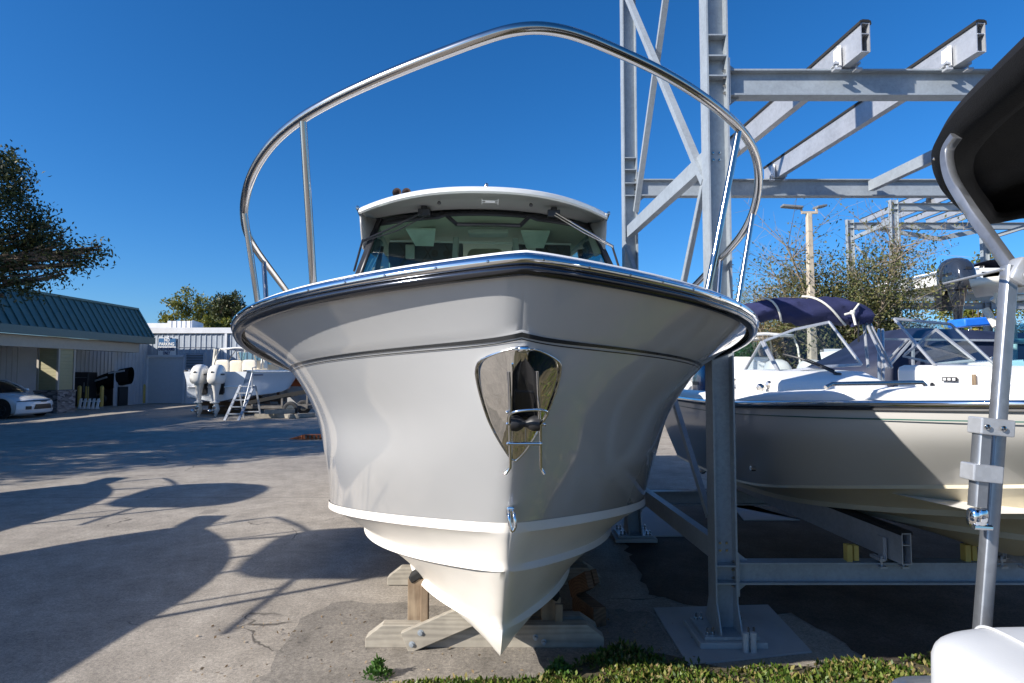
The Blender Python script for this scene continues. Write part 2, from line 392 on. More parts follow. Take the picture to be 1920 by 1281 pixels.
rough_sheet('asphalt_patch', V2([(-1.9, 2.2), g2(500, 1262), g2(560, 1160), g2(640, 1128), g2(740, 1133), (.1, 4.62), (.75, 4.62), g2(1222, 1150), g2(1290, 1250), (1.1, 2.2)]), .0065, M_patch, .028, .075)
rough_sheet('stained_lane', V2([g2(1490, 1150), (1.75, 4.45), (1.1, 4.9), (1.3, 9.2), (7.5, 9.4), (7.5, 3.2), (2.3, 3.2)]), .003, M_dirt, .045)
# concrete pads under the columns
pd = MB()
for poly in ([g2(1225, 1143), g2(1440, 1137), g2(1522, 1225), g2(1290, 1250)], [g2(1140, 1008), g2(1290, 1007), g2(1250, 935), g2(1135, 935)], [g2(1290, 935), g2(1500, 977), g2(1395, 977), g2(1360, 935)]):
    pd.sheet([(x, y, .002) for x, y in poly], .012, (0, 0, 1))
for o_ in [struct('concrete_pad', pd, M_conc, ang=0)]: pass
# grass verge -------------------------------------------------------
M_soil = pm('verge_soil', (.075, .062, .035), .95, var=.5, scale=12, bmp=.5)
vp = [(-.95, 2.0), (-.85, 3.3), (-.72, 3.50), (-.30, 3.53), (.15, 3.56), (.42, 3.78), (.72, 4.02), (.98, 3.84), (1.25, 3.66), (1.6, 3.72), (2.2, 3.78), (3.2, 3.9), (6, 3.9), (6, -6), (-.3, -6), (-.45, 0)]
rough_sheet('verge', V2(vp), .009, M_soil, .05)
def inside(poly, x, y):
    c = np.zeros(len(x), bool); n = len(poly)
    for i in range(n):
        x0, y0 = poly[i]; x1, y1 = poly[i - 1]
        k = ((y0 > y) != (y1 > y)) & (x < (x1 - x0) * (y - y0) / (y1 - y0 + 1e-12) + x0); c ^= k
    return c
rng = np.random.default_rng(11)
def grass_pts(n, x0, x1, y0, y1, z=.008):
    x = rng.uniform(x0, x1, n); y = rng.uniform(y0, y1, n); k = inside(vp, x, y)
    cl = np.sin(x * 9.1 + 2 * np.sin(y * 7)) + np.sin(y * 11.3 + 1.7 * np.sin(x * 5.3)) + rng.normal(size=n) * .8
    k &= cl > -.35; x = x[k]; y = y[k]
    return np.stack([x, y, np.full(len(x), z) + rng.uniform(0, .03, len(x)) * (.3 + .7 * np.clip(cl[k] * .5, 0, 1))], 1)
P1 = grass_pts(95000, -.75, 3.2, 2.9, 4.1); P2 = grass_pts(36000, -.75, 4.5, -3, 2.9)
PP = np.concatenate([P1, P2]); DD = np.tile(np.array([[0, 0, .75]]), (len(PP), 1))
M_grass = leafmat('grass_blades', [(0, (.03, .06, .008)), (.4, (.075, .13, .014)), (.68, (.16, .21, .03)), (.84, (.27, .23, .075)), (1, (.22, .15, .07))], .5, .3)
go = leaves('grass', PP, DD, M_grass, size=(.014, .050), wr=.42, seed=5)
tag(go, 'patchy broad leaved green grass along the verge in front of the boat', 'grass', kind='stuff')
# weeds at the asphalt edge
for i, (px, py, n, hh, lb) in enumerate(((708, 1272, 260, .11, 'small bright green feathery weed left of the boat stem'), (1050, 1266, 320, .09, 'low leafy green weed clump below the boat keel'))):
    c = atz(px, py, 0); r_ = np.random.default_rng(40 + i)
    t = r_.uniform(0, 1, n); a = r_.uniform(0, 2 * pi, n); q = np.stack([c.x + t * .085 * np.cos(a), c.y + t * .06 * np.sin(a), .01 + (1 - t) * hh * r_.uniform(.2, 1, n)], 1)
    tag(leaves('weed', q, np.tile([[0, 0, .8]], (n, 1)), leafmat('weed_leaf', [(0, (.03, .085, .012)), (1, (.09, .19, .03))]), size=(.02, .045), seed=i), lb, 'weed')
# dry leaves scattered
dl = np.random.default_rng(9); n = 320
q = np.stack([dl.uniform(-2.2, 1.3, n), dl.uniform(3.35, 4.6, n), np.full(n, .008)], 1)
lo = leaves('leaf_litter', q, np.concatenate([dl.normal(size=(n, 2)), np.full((n, 1), .25)], 1), leafmat('dry_leaf', [(0, (.16, .10, .05)), (1, (.36, .27, .16))]), size=(.012, .03), wr=.6, seed=3)
tag(lo, 'small dry brown leaf litter and grit lying on the asphalt', 'leaf litter', kind='stuff')

# ================================================================== BOAT GEOMETRY
def cpos(q, s):
    s0, z0, W, L, p, k, k2 = q; d = max(0., s - s0); t = min(1., d / L); wv = W * (1 - (1 - t) ** p)
    if d <= L: z = z0 - k * d + k2 * d * d
    else:
        sl = k - 2 * k2 * L; z = z0 - k * L + k2 * L * L - sl * (1 - exp(-(d - L)))
    return wv, z
def curve(q, Send, N=90, r=.0, taper=1.0, tau=2.2):
    out = []
    for i in range(N):
        s = q[0] + (Send - q[0]) * (i / (N - 1)) ** tau; wv, z = cpos(q, s)
        wv *= 1 - (1 - taper) * max(0, (s - Send * .5) / (Send * .5)) ** 2
        c = q[3] / (q[2] * q[4]); s2 = s + (c * r * exp(-wv / r) if r else 0)
        out.append((s2, wv, z))
    return out
def crsec(pts, n):
    o = []; N = len(pts)
    for i in range(N - 1):
        a, b, c, d = pts[max(i - 1, 0)], pts[i], pts[i + 1], pts[min(i + 2, N - 1)]
        for k in range(n):
            t = k / n; o.append(tuple(.5 * (2 * b[m] + (c[m] - a[m]) * t + (2 * a[m] - 5 * b[m] + 4 * c[m] - d[m]) * t * t + (3 * b[m] - a[m] - 3 * c[m] + d[m]) * t ** 3) for m in range(3)))
    o.append(tuple(pts[-1])); return o
def both(mb, rows, fr):
    for sg in (-1, 1): mb.grid([[fr(s, sg * wv, z) for s, wv, z in r] for r in rows])
    return mb
def loop_of(c):
    """left side aft -> bow -> right side aft, as (s, w, z)"""
    return [(s, -wv, z) for s, wv, z in reversed(c)] + [p for p in c[1:]]
def sweep(mb, lp, sec, fr, close=False):
    """sec = (outward, up) offsets swept along a plan loop"""
    rows = []; n = len(lp)
    for i in range(n):
        a = lp[max(i - 1, 0)]; b = lp[min(i + 1, n - 1)]; ts, tw = b[0] - a[0], b[1] - a[1]; L = hypot(ts, tw) or 1
        ns, nw = -tw / L, ts / L                       # outward in plan
        p = lp[i]; rows.append([fr(p[0] + ns * o, p[1] + nw * o, p[2] + z) for o, z in sec])
    return mb.grid(rows, close)
# ------------------------------------------------------------------ the grey express cruiser
ax = Vector((-.085, 1)).normalized(); BX, BY = .042, 2.05
KS = 1.06
def fr(s, wv, z): return Vector(((BX + ax.x * s + ax.y * wv) * KS, (BY + ax.y * s - ax.x * wv) * KS, CZ + (z - CZ) * KS))
boat = thing('cabin_cruiser', 'large pale grey cabin cruiser bow on, propped on timber with a tall steel rail', 'boat', fr(4, 0, 0))
SE = 8.6
Q = dict(sheer=(-.080, 2.1698, 1.403, 1.9961, 3.4566, .1435, .0018), kn=(.055, 1.932, 1.20, 1.89, 3.04, .103, .0112),
         ma=(.185, 1.665, 1.155, 2.25, 2.58, .1, .004), mb=(.38, 1.397, 1.15, 2.3, 2.5, .12, .004),
         ch=(.569, 1.1422, 1.242, 2.652, 2.2642, .1533, .003), s1=(.7192, .8817, .969, 2.5313, 2.3062, .1859, .0272), s2=(1.0732, .4719, .5756, 1.5574, 2.2794, .0207, .0057))
N = 96
C = {k: curve(q, SE, N, {'sheer': .05, 'kn': .045}.get(k, .03), .96) for k, q in Q.items()}
C['kn'] = [(s, wv, z + .018 * exp(-wv / .10)) for s, wv, z in C['kn']]
def off(c, dw, dz, fade=.15):
    return [(s, max(0, wv + dw * min(1, wv / fade)), z + dz * min(1, wv / fade)) for s, wv, z in c]
def row_lerp(a, b, n, bulge=0):
    o = []
    for k in range(n + 1):
        t = k / n; o.append(tuple(a[m] + (b[m] - a[m]) * t + (bulge * 4 * t * (1 - t) if m == 1 else 0) for m in range(3)))
    return o
hm = MB()
both(hm, [row_lerp((a[0], a[1], a[2] - .02), b, 7, -.012 * min(1, a[1])) for a, b in zip(C['sheer'], C['kn'])], fr)
low = [crsec([(b[0], max(0, b[1] - .012 * min(1, b[1] / .1)), b[2] - .006), m1, m2, c], 6) for b, m1, m2, c in zip(C['kn'], C['ma'], C['mb'], C['ch'])]
both(hm, low, fr)
both(hm, [[b, l[0]] for b, l in zip(C['kn'], low)], fr)
hs = obj('hull_side', hm, M_hull, boat, ang=28, merge=.0008)
bm_ = MB()
keel0 = [(1.0732, .4719), (1.16, .36), (1.25, .268), (1.38, .25), (1.7, .245), (2.6, .245), (SE, .245)]
kc = []
for s, wv, z in C['s2']:
    # the keel line shares the strake's stations
    f_ = (s - C['s2'][0][0]) / (SE - C['s2'][0][0]); ss = C['s2'][0][0] + f_ * (SE - C['s2'][0][0]); kc.append((ss, 0., float(np.interp(ss, [k[0] for k in keel0], [k[1] for k in keel0]))))
ch = C['ch']; offz = lambda c, dw, dz, ds: [(s + ds * exp(-wv / .12), max(0, wv + dw * min(1, wv / .15)) if wv > 0 else 0, z + dz) for s, wv, z in c]
chb = offz(ch, .006, -.045, .018); chi = offz(ch, -.012, -.052, .021)
def strake(c): return [(s - .015 * exp(-wv / .12), max(0, wv - .004 * min(1, wv / .1)), z + .034) for s, wv, z in c], off(c, .012, .0), off(c, -.020, -.003)
a1, b1, c1 = strake(C['s1']); a2, b2, c2 = strake(C['s2'])
for pa, pb, n_, bl in ((off(ch, .004, 0), chb, 2, 0), (chb, chi, 1, 0), (chi, a1, 6, -.02), (a1, b1, 2, .003), (b1, c1, 1, 0), (c1, a2, 6, -.01), (a2, b2, 2, .003), (b2, c2, 1, 0), (c2, kc, 6, 0.03)):
    both(bm_, [row_lerp(x, y, n_, bl * min(1, x[1] / .3)) for x, y in zip(pa, pb)], fr)
obj('hull_bottom', bm_, M_bottom, boat, ang=30, merge=.0015)
tr_ = MB(); pr = [fr(c[-1][0] - .001, c[-1][1], c[-1][2]) for c in (C['sheer'], C['kn'], C['ch'], C['s1'], C['s2'], kc)]
prl = [fr(c[-1][0] - .001, -c[-1][1], c[-1][2]) for c in (C['s2'], C['s1'], C['ch'], C['kn'], C['sheer'])]
tr_.quad(*(pr + prl)); obj('transom', tr_, M_hull, boat, ang=0)
# pinstripes: two dark bands just under the knuckle
ps = MB()
def band(z0, z1, grow):
    rows = []
    for b, l in zip(C['kn'], low):
        d = l[2]; v = (d[0] - l[0][0], d[1] - l[0][1], d[2] - l[0][2]); L = sqrt(sum(x * x for x in v)) or 1
        k = min(1., b[1] / .35)
        f0, f1 = z0, z0 + (z1 - z0) * (1 + grow * (1 - k))
        rows.append([(l[0][0] + v[0] * f / L - .003, l[0][1] + v[1] * f / L + .003 * min(1, b[1] / .05), l[0][2] + v[2] * f / L) for f in (f0, f1)])
    both(ps, rows, fr)
band(.004, .016, .5); band(.027, .0315, 0)
obj('pinstripe', ps, M_pin, boat, merge=.0005)
# rub rail (polished steel over a black base) and toe rail
LP = loop_of(C['sheer'])
rr = MB(); sweep(rr, LP, [(-.01, .028), (.012, .030), (.028, .022), (.036, .010), (.036, -.002), (.028, -.010), (.016, -.013)], fr); rub = obj('rub_rail', rr, M_chrome, boat, ang=50)
rb = MB(); sweep(rb, LP, [(.014, -.012), (.026, -.018), (.029, -.028), (.022, -.042), (.004, -.048), (-.012, -.046)], fr); obj('rub_rail_base', rb, pm('smoked_steel_strip', (.09, .095, .11), .10, .9, var=.05), rub, ang=50)
scw = MB(); acc = 0
for i in range(1, len(LP)):
    a, b = LP[i - 1], LP[i]; d = hypot(a[0] - b[0], a[1] - b[1]); acc += d
    if acc > .165 and b[0] < 3:
        acc = 0; L = d or 1; ns, nw = -(b[1] - a[1]) / L, (b[0] - a[0]) / L
        p = fr(b[0] + ns * .034, b[1] + nw * .034, b[2] + .004); q = fr(b[0] + ns * .041, b[1] + nw * .041, b[2] + .004)
        scw.lathe([(.006, 0), (.0055, .004), (.003, .006)], p, q - p, 10)
scr = obj('rail_screw', scw, M_steel, rub); scr['kind'] = 'stuff'
tr2 = MB(); sweep(tr2, LP, [(.010, .026), (.006, .034), (-.006, .040), (-.024, .043), (-.07, .043), (-.10, .036)], fr); obj('toe_rail', tr2, M_deck, boat, ang=60)
# deck and cabin trunk
dk = MB(); NW = 16
for i in range(1, N):
    pass
rows = []
for s, wv, z in C['sheer']:
    we = max(.001, wv - .08); rows.append([fr(s + .09 * exp(-wv / .12), we * (2 * j / NW - 1), z + .036 + .02 * min(1, wv) * (1 - (2 * j / NW - 1) ** 2)) for j in range(NW + 1)])
dk.grid([r for r, c in zip(rows, C['sheer']) if c[0] < 8.5]); obj('deck', dk, M_deck, boat, ang=50, merge=.0005)
ct = MB(); rows = []
for i in range(29):
    t = i / 28; s = 1.5 + 2.6 * t; hw = .30 + .86 * min(1, t * 1.9) ** .7; zb = cpos(Q['sheer'], s)[1] + .04; hh = .06 + (2.47 - .06 - zb) * (sin(min(1, t * 1.15) * pi / 2) ** 1.2)
    rows.append([fr(s, hw * v_, zb + hh * (1 - abs(v_) ** 5) + .05 * (1 - v_ * v_) * min(1, t * 2)) for v_ in [math.copysign(abs(x) ** .7, x) for x in np.linspace(-1, 1, 25)]])
ct.grid(rows); obj('cabin_trunk', ct, M_deck, boat, ang=60)
# deck vents seen over the toe rail
for sg, px in ((-1, 640), (1, 1284)):
    p = fr(1.32, sg * 1.02, cpos(Q['sheer'], 1.32)[1] + .10); v_ = MB(); v_.lathe([(.16, 0), (.16, .02), (.13, .045), (.06, .06), (0, .062)], p, (0, 0, 1), 24); obj('deck_vent', v_, M_chrome, boat)
# bow rail ---------------------------------------------------------
def rail_pt(px, py, sg, aft):
    best = None
    for s in (np.arange(1.08, 4.2, .01) if aft else np.arange(-.12, 1.09, .005)):
        wv = cpos(Q['sheer'], s)[0] * 1.03 if s > -.04 else 0
        p = fr(s, sg * wv, 2); q = 960 + F * p.x / p.y
        if best is None or abs(q - px) < best[0]: best = (abs(q - px), s, wv)
    s, wv = best[1], best[2]; p = fr(s, sg * wv, 2); return at(px, py, p.y)
Lp = [(912, 70), (842, 96), (771, 122), (701, 152), (631, 183), (560, 218), (514, 255), (481, 300), (460, 347), (454, 384)]
La = [(456.5, 422), (462, 445), (476, 463), (504, 504), (539.5, 546)]
Rp = [(1060, 55), (1100, 70), (1140, 90), (1184, 107), (1227, 127), (1271, 151), (1315, 179), (1350, 205.5), (1385, 234), (1407, 262), (1420, 289), (1427, 323)]
Ra = [(1423, 363), (1414.6, 398), (1402, 431), (1380, 457), (1345.5, 490), (1310.5, 529)]
lp = [rail_pt(x, y, -1, False) for x, y in Lp] + [rail_pt(x, y, -1, True) for x, y in La]
rp = [rail_pt(x, y, 1, False) for x, y in Rp] + [rail_pt(x, y, 1, True) for x, y in Ra]
tip = [at(959, 52, 1.99 * KS), at(1000, 46, 1.975 * KS)]
endl = fr(3.9, -1.46, 1.98); endr = fr(3.9, 1.46, 1.98)
# equalise both sides so the rail is one smooth symmetric hoop
def tolocal(p):
    d = Vector((p.x - BX, p.y - BY)); return (d.dot(ax), d.x * ax.y - d.y * ax.x, p.z)
allp = [endl] + lp[::-1] + tip + rp + [endr]
sm = [Vector(p) for p in allp]
for _ in range(2):
    sm = [sm[0]] + [(sm[i - 1] + sm[i] * 2 + sm[i + 1]) / 4 for i in range(1, len(sm) - 1)] + [sm[-1]]
railpts = cr(sm, 5)
rl = MB(); rl.tube(railpts, .0225, 14); rail = obj('bow_rail', rl, M_steel, boat, ang=60)
def near(px, py):
    best = min(railpts, key=lambda p: (960 + F * (p.x / (p.y * cos(PITCH) + (p.z - CZ) * sin(PITCH))) - px) ** 2 + (640.5 - F * ((-p.y * sin(PITCH) + (p.z - CZ) * cos(PITCH)) / (p.y * cos(PITCH) + (p.z - CZ) * sin(PITCH))) - py) ** 2)
    return best
for (tx, ty), s_, sg, rad, bx in (((560, 218), .52, -1, .016, 587), ((454, 391), 1.06, -1, .015, 487), ((490, 487), 1.45, -1, .015, 503), ((1387, 240), .52, 1, .016, 1326), ((1417, 400), 1.08, 1, .015, 1377), ((1352, 488), 1.50, 1, .015, 1340)):
    wv, z = cpos(Q['sheer'], s_); wv = min(wv * .97, max(wv * .8, min((wv * q_ for q_ in np.linspace(.8, .97, 60)), key=lambda u: abs(960 + F * fr(s_, sg * u, 0).x / fr(s_, sg * u, 0).y - bx)))); b = fr(s_, sg * wv, z + .036); t = near(tx, ty)
    s1_ = MB(); s1_.tube([t, t.lerp(b, .5), b], rad, 12); s1_.lathe([(.034, 0), (.034, .006), (.022, .014), (rad, .02)], b, (0, 0, 1), 16); obj('stanchion', s1_, M_steel, rail, ang=60)
# polished stem plate ----------------------------------------------
LOW = np.array([[l[k] for k in range(len(l))] for l in low])      # N x M x 3 (s,w,z)
def stem_at(wv, z):
    s_, z_ = [], []
    for k in range(LOW.shape[1]):
        s_.append(np.interp(wv, LOW[:60, k, 1], LOW[:60, k, 0])); z_.append(np.interp(wv, LOW[:60, k, 1], LOW[:60, k, 2]))
    return float(np.interp(z, z_[::-1], s_[::-1]))
zz = [1.885, 1.872, 1.855, 1.835, 1.81, 1.77, 1.72, 1.66, 1.60, 1.54, 1.48, 1.452, 1.444]
hw = [.022, .085, .125, .149, .158, .155, .144, .126, .104, .073, .036, .016, .004]
zf = np.linspace(zz[0], zz[-1], 46); pl = MB(); rows = []
for z in zf:
    h_ = float(np.interp(z, zz[::-1], hw[::-1])); rows.append([fr(stem_at(abs(h_ * x), z) - .009, h_ * x * 1.02, z) for x in np.linspace(-1, 1, 17)])
pl.grid(rows); plate = obj('stem_plate', pl, M_plate, boat, ang=60, solid=.004)
bd = MB(); bd.tube(cr([r[0] for r in rows][::4] + [rows[-1][8]] + [r[-1] for r in rows][::-1][::4] + [rows[0][8]], 3, True), .004, 8, closed=True); obj('plate_edge', bd, M_chrome, plate, ang=60)
# anchor roller fitted through the plate
def sp(px, py, dy):
    z = 1.8 - (py - 697) / F * 2.3; s = stem_at(0., min(1.88, max(1.2, z))); return at(px, py, (BY + s) * KS - dy)
anc = MB(); A = lambda px, py, d=.03: sp(px, py, d)
cu = MB(); rows = []
for py, hwid, dep in ((671, 3, .004), (684, 12, .012), (700, 22, .03), (730, 23, .045), (765, 24, .05), (792, 24, .05)):
    row = []
    for k in range(9):
        a = pi * k / 8; row.append(A(982 - hwid * cos(a) + (py - 671) * .02, py, dep * (1 - .55 * sin(a)) + .004))
    rows.append(row)
cu.grid(rows); roll = obj('anchor_chute', cu, pm('dark_roller_well', (.05, .05, .052), .16, .7), boat, ang=60)
for x0, x1, x2 in ((954, 956, 948), (1007, 1013, 1021)):
    lg = MB(); pts = [A(x0, 697, .05), A(x0 + 2, 740, .062), A(x1, 800, .075), A(x1 + 1, 870, .05), A(x1 + (-1 if x2 < 1000 else 2), 879, .045), A(x2, 889, .06)]
    lg.tube(cr(pts, 4), .0062, 10); obj('guide_leg', lg, M_chrome, roll, ang=60)
bl = MB(); bl.tube(cr([A(955, 792, .08), A(957, 778, .10), A(968, 772, .115), A(990, 769, .12), A(1015, 769, .115), A(1026, 774, .10), A(1022, 784, .09), A(1014, 795, .08)], 5), .0058, 10); obj('bail', bl, M_chrome, roll, ang=60)
c0, c1_ = A(958, 794, .07), A(1012, 794, .07); d_ = (c1_ - c0); L_ = d_.length
ro = MB(); ro.lathe([(.006, 0), (.030, .001), (.032, L_ * .2), (.026, L_ * .34), (.015, L_ * .46), (.015, L_ * .54), (.026, L_ * .66), (.032, L_ * .8), (.030, L_ - .001), (.006, L_)], c0, d_, 20); obj('roller', ro, M_rubber, roll, ang=50)
ra = MB(); ra.tube([A(951, 832, .075), A(1014, 832, .075)], .0075, 12); ra.tube([A(951, 795, .075), A(1020, 795, .075)], .006, 10)
for px, py in ((951, 795), (1021, 796), (952, 832), (1014, 832), (951, 773), (1024, 772)): ra.sell(A(px, py, .078), (.014, .014, .014), 1, 10)
obj('cross_pin', ra, M_chrome, roll, ang=60)
nb = MB(); nb.sell(A(982, 655, .012), (.05, .03, .028), .8, 16); obj('light_lens', nb, M_chrome, plate)
# bow eye
ey = MB(); ec = at(957, 960, (BY + .52) * KS); ey.sell(ec, (.036, .016, .05), .4, 14)
y0 = (BY + .49) * KS; ey.tube(cr([at(954, 957, y0 + .03), at(954, 965, y0 - .01), at(956, 985, y0 - .02), at(961, 996, y0 - .02), at(966, 985, y0 - .02), at(964, 965, y0 - .01), at(962, 957, y0 + .03)], 4), .0075, 10)
obj('bow_eye', ey, M_chrome, boat, ang=60)
# windscreen, hardtop ----------------------------------------------
def wtop(x, dz=0): return fr(3.42 + .30 * x * x, 1.03 * x + .025, 3.285 - .03 * x * x + dz)
def wbot(x): return fr(2.80 + .42 * x * x, 1.20 * x + .04, 2.50 - .0 * x * x)
XS = np.linspace(-1, 1, 33)
scr_ = MB(); scr_.grid([[wbot(x).lerp(wtop(x), t) for x in XS] for t in np.linspace(0, 1, 6)]); ws = obj('windscreen', scr_, M_glass, boat, ang=60)
fw = MB()
def strip(mb, a, b, xs, push=.008):
    rows = []
    for t0 in (a, b):
        rows.append([wbot(x).lerp(wtop(x), t0(x)) + Vector((0, -push, .003)) for x in xs])
    mb.grid(rows)
strip(fw, lambda x: .90 if abs(x) > .40 else .93, lambda x: 1.0, XS)
strip(fw, lambda x: 0, lambda x: .03, XS)
for sg in (-1, 1): strip(fw, lambda x: 0, lambda x: 1, np.array([.965, 1.0]) * sg)
hatch = [(-.36, .93), (-.27, .80), (.27, .80), (.36, .93)]
for (x0, t0), (x1, t1) in zip(hatch[:-1], hatch[1:]):
    a_ = wbot(x0).lerp(wtop(x0), t0) + Vector((0, -.012, 0)); b_ = wbot(x1).lerp(wtop(x1), t1) + Vector((0, -.012, 0)); fw.tube([a_, b_], .020, 8)
obj('windscreen_frame', fw, M_black, ws, ang=40, solid=.012)
gl2 = MB()
for sg in (-1, 1):
    gl2.grid([[wbot(sg), fr(5.6, sg * 1.16, 2.42)], [wtop(sg), fr(5.4, sg * 1.05, 3.2)]])
obj('side_glass', gl2, M_glassb, boat, ang=0)
pc = MB()
for sg in (-1, 1):
    pc.bar(wbot(sg), wtop(sg), .045, .05); pc.bar(fr(5.6, sg * 1.16, 2.42), fr(5.4, sg * 1.05, 3.1), .07, .07); pc.bar(fr(4.3, sg * 1.16, 2.44), fr(4.3, sg * 1.06, 3.12), .05, .05)
obj('window_pillar', pc, M_black, boat, ang=0)
# coaming below the side glass
cm = MB()
for sg in (-1, 1):
    rows = []
    for s_ in np.linspace(3.1, 8.3, 14):
        wv, z = cpos(Q['sheer'], s_); rows.append([fr(s_, sg * (wv * .97 - .06), z + .06), fr(s_, sg * 1.17, z + .2), fr(s_, sg * 1.15, 2.42 if s_ < 5.7 else z + .28), fr(s_, sg * 1.08, 2.42 if s_ < 5.7 else z + .28)])
    cm.grid(rows)
obj('coaming', cm, M_hullw, boat, ang=40)
HZ = zat(352, 5.02)
def htop(s_, x): return fr(s_ + (.46 * abs(x) ** 2.4 if s_ < 4 else 0), 1.145 * x, HZ - .085 * abs(x) ** 2.1 + .02 * (s_ - 2.95) * (1 - x * x))
ht = MB(); xs = np.linspace(-1, 1, 41)
ht.grid([[htop(s_, x) for x in xs] for s_ in (2.95, 3.1, 3.4, 4.2, 5.2, 6.6)])
front = [[htop(2.95, x) for x in xs], [htop(2.95, x) + Vector((0, -.02, -.014)) for x in xs], [htop(2.95, x) + Vector((0, -.014, -.045)) for x in xs], [htop(2.95, x) + Vector((0, .02, -.055)) for x in xs]]
ht.grid(front)
for sg in (-1, 1): ht.grid([[htop(s_, sg), htop(s_, sg) + Vector((sg * .02, 0, -.02)), htop(s_, sg) + Vector((0, 0, -.07))] for s_ in (2.95, 3.4, 4.2, 5.2, 6.6)])
top = obj('hardtop', ht, M_hullw, boat, ang=50)
vz = MB(); rows = []
for x in xs:
    a = htop(2.95, x) + Vector((0, .02, -.055)); xx = x * .985; b = fr(3.40 + .30 * xx * xx, 1.05 * xx, 3.295 - .03 * xx * xx)
    rows.append([a, a.lerp(b, .33) + Vector((0, .02, .03)), a.lerp(b, .7) + Vector((0, .01, .03)), b])
vz.grid(rows)
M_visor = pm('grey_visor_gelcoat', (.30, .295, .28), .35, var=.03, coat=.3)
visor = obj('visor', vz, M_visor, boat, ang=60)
sw = MB()
for sg in (-1, 1):
    a = [htop(2.95, sg) + Vector((0, .02, -.05)), htop(2.95, sg) + Vector((0, .05, -.17)), htop(2.95, sg) + Vector((sg * -.005, .10, -.34))]
    b = [fr(3.72, sg * 1.03, 3.25), fr(3.66, sg * 1.035, 3.08), fr(3.55, sg * 1.06, 2.90)]
    mid = [p.lerp(q, .5) + Vector((sg * .035, 0, 0)) for p, q in zip(a, b)]
    sw.grid([a, mid, b]); sw.grid([a, [fr(4.5, sg * 1.11, 3.3), fr(4.5, sg * 1.11, 3.2), fr(4.3, sg * 1.12, 3.0)]])
obj('visor_cheek', sw, M_visor, top, ang=60, solid=.02)
ln = MB(); ln.grid([[htop(s_, x * .97) + Vector((0, 0, -.10)) for x in xs] for s_ in (3.45, 4.2, 5.2, 6.5)]); obj('headliner', ln, M_liner, top, ang=50)
vd = MB()
for x in (-.375, .36):
    p = htop(2.95, x); q = fr(3.40, 1.05 * x, 3.295); c = p.lerp(q, .45) + Vector((0, -.0, -.05)); vd.lathe([(.017, 0), (.017, .012), (.012, .02), (0, .021)], c, (0, -1, -.6), 14)
obj('visor_light', vd, M_black, visor)
bg_ = MB(); p = htop(2.95, .03).lerp(fr(3.4, .03, 3.295), .45) + Vector((0, -.012, -.045)); u_ = Vector((1, .09, 0)).normalized(); n_ = (htop(2.95, .03) + Vector((0, 0, -.05)) - fr(3.4, .03, 3.295)).normalized()
for dx, dn, sx, sn in ((0, .028, .15, .004), (0, -.028, .15, .004), (-.075, 0, .004, .056), (.075, 0, .004, .056), (0, 0, .09, .012)): bg_.bar(p + u_ * (dx - sx / 2) + n_ * dn, p + u_ * (dx + sx / 2) + n_ * dn, sn, .003, up=(0, -1, -.6))
obj('visor_badge', bg_, M_white, visor, ang=0)
hn = MB()
for px in (744, 762):
    c = at(px, 361, 5.45 * KS); hn.lathe([(.004, .05), (.026, .02), (.040, .004), (.045, 0), (.046, .004), (.034, .03), (.018, .08), (.012, .22)], c, (.05, 1, .05), 18)
    hn.bar(c + Vector((0, .05, -.09)), c + Vector((0, .05, 0)), .03, .02, up=(0, 1, 0))
obj('air_horn', hn, pm('dark_bronze_horn', (.10, .07, .06), .35, .6), top)
am = MB(); c = at(912, 351, 5.1 * KS); am.lathe([(.018, -.03), (.018, .02), (.012, .035), (0, .038)], c, (0, 0, 1), 12); obj('mast_light', am, M_steel, top)
for sg, px in ((-1, 681), (1, 1138)):
    nl = MB(); c = htop(2.95, sg) + Vector((sg * .012, -.01, .0)); nl.sell(c, (.03, .05, .035), .5, 12); obj('side_light', nl, M_steel, top)
# wipers
def wp(px, py, d=.04):
    Y = 5.45 - (py - 391) / 120 * .62; return at(px, py, Y * KS - d)
for motor, arm_ in (((796, 399), [(800, 394), (740, 425), (681, 451)]), ((1038, 401), [(1035, 395), (1090, 428), (1150, 462)])):
    mb_ = MB(); mb_.box(wp(*motor), (.12, .06, .07)); mb_.box(wp(motor[0], motor[1] - 6), (.06, .08, .05)); wo = obj('wiper_motor', mb_, M_black, boat, bev=.008)
    ar = MB(); ar.tube([wp(*q, .07) for q in arm_], .009, 8); ar.tube([wp(q[0] + 4, q[1] + 8, .05) for q in arm_[:2]] + [wp(arm_[2][0], arm_[2][1] + 2, .06)], .006, 8)
    obj('wiper_arm', ar, M_black if motor[0] < 900 else M_steel, wo)
    sgn = -1 if motor[0] < 900 else 1
    b2_ = MB(); b2_.tube([wp(x, y, .035) for x, y in (((680, 450), (664, 508)) if sgn < 0 else ((1148, 462), (1160, 500)))], .010, 8); obj('wiper_blade', b2_, M_black, wo)
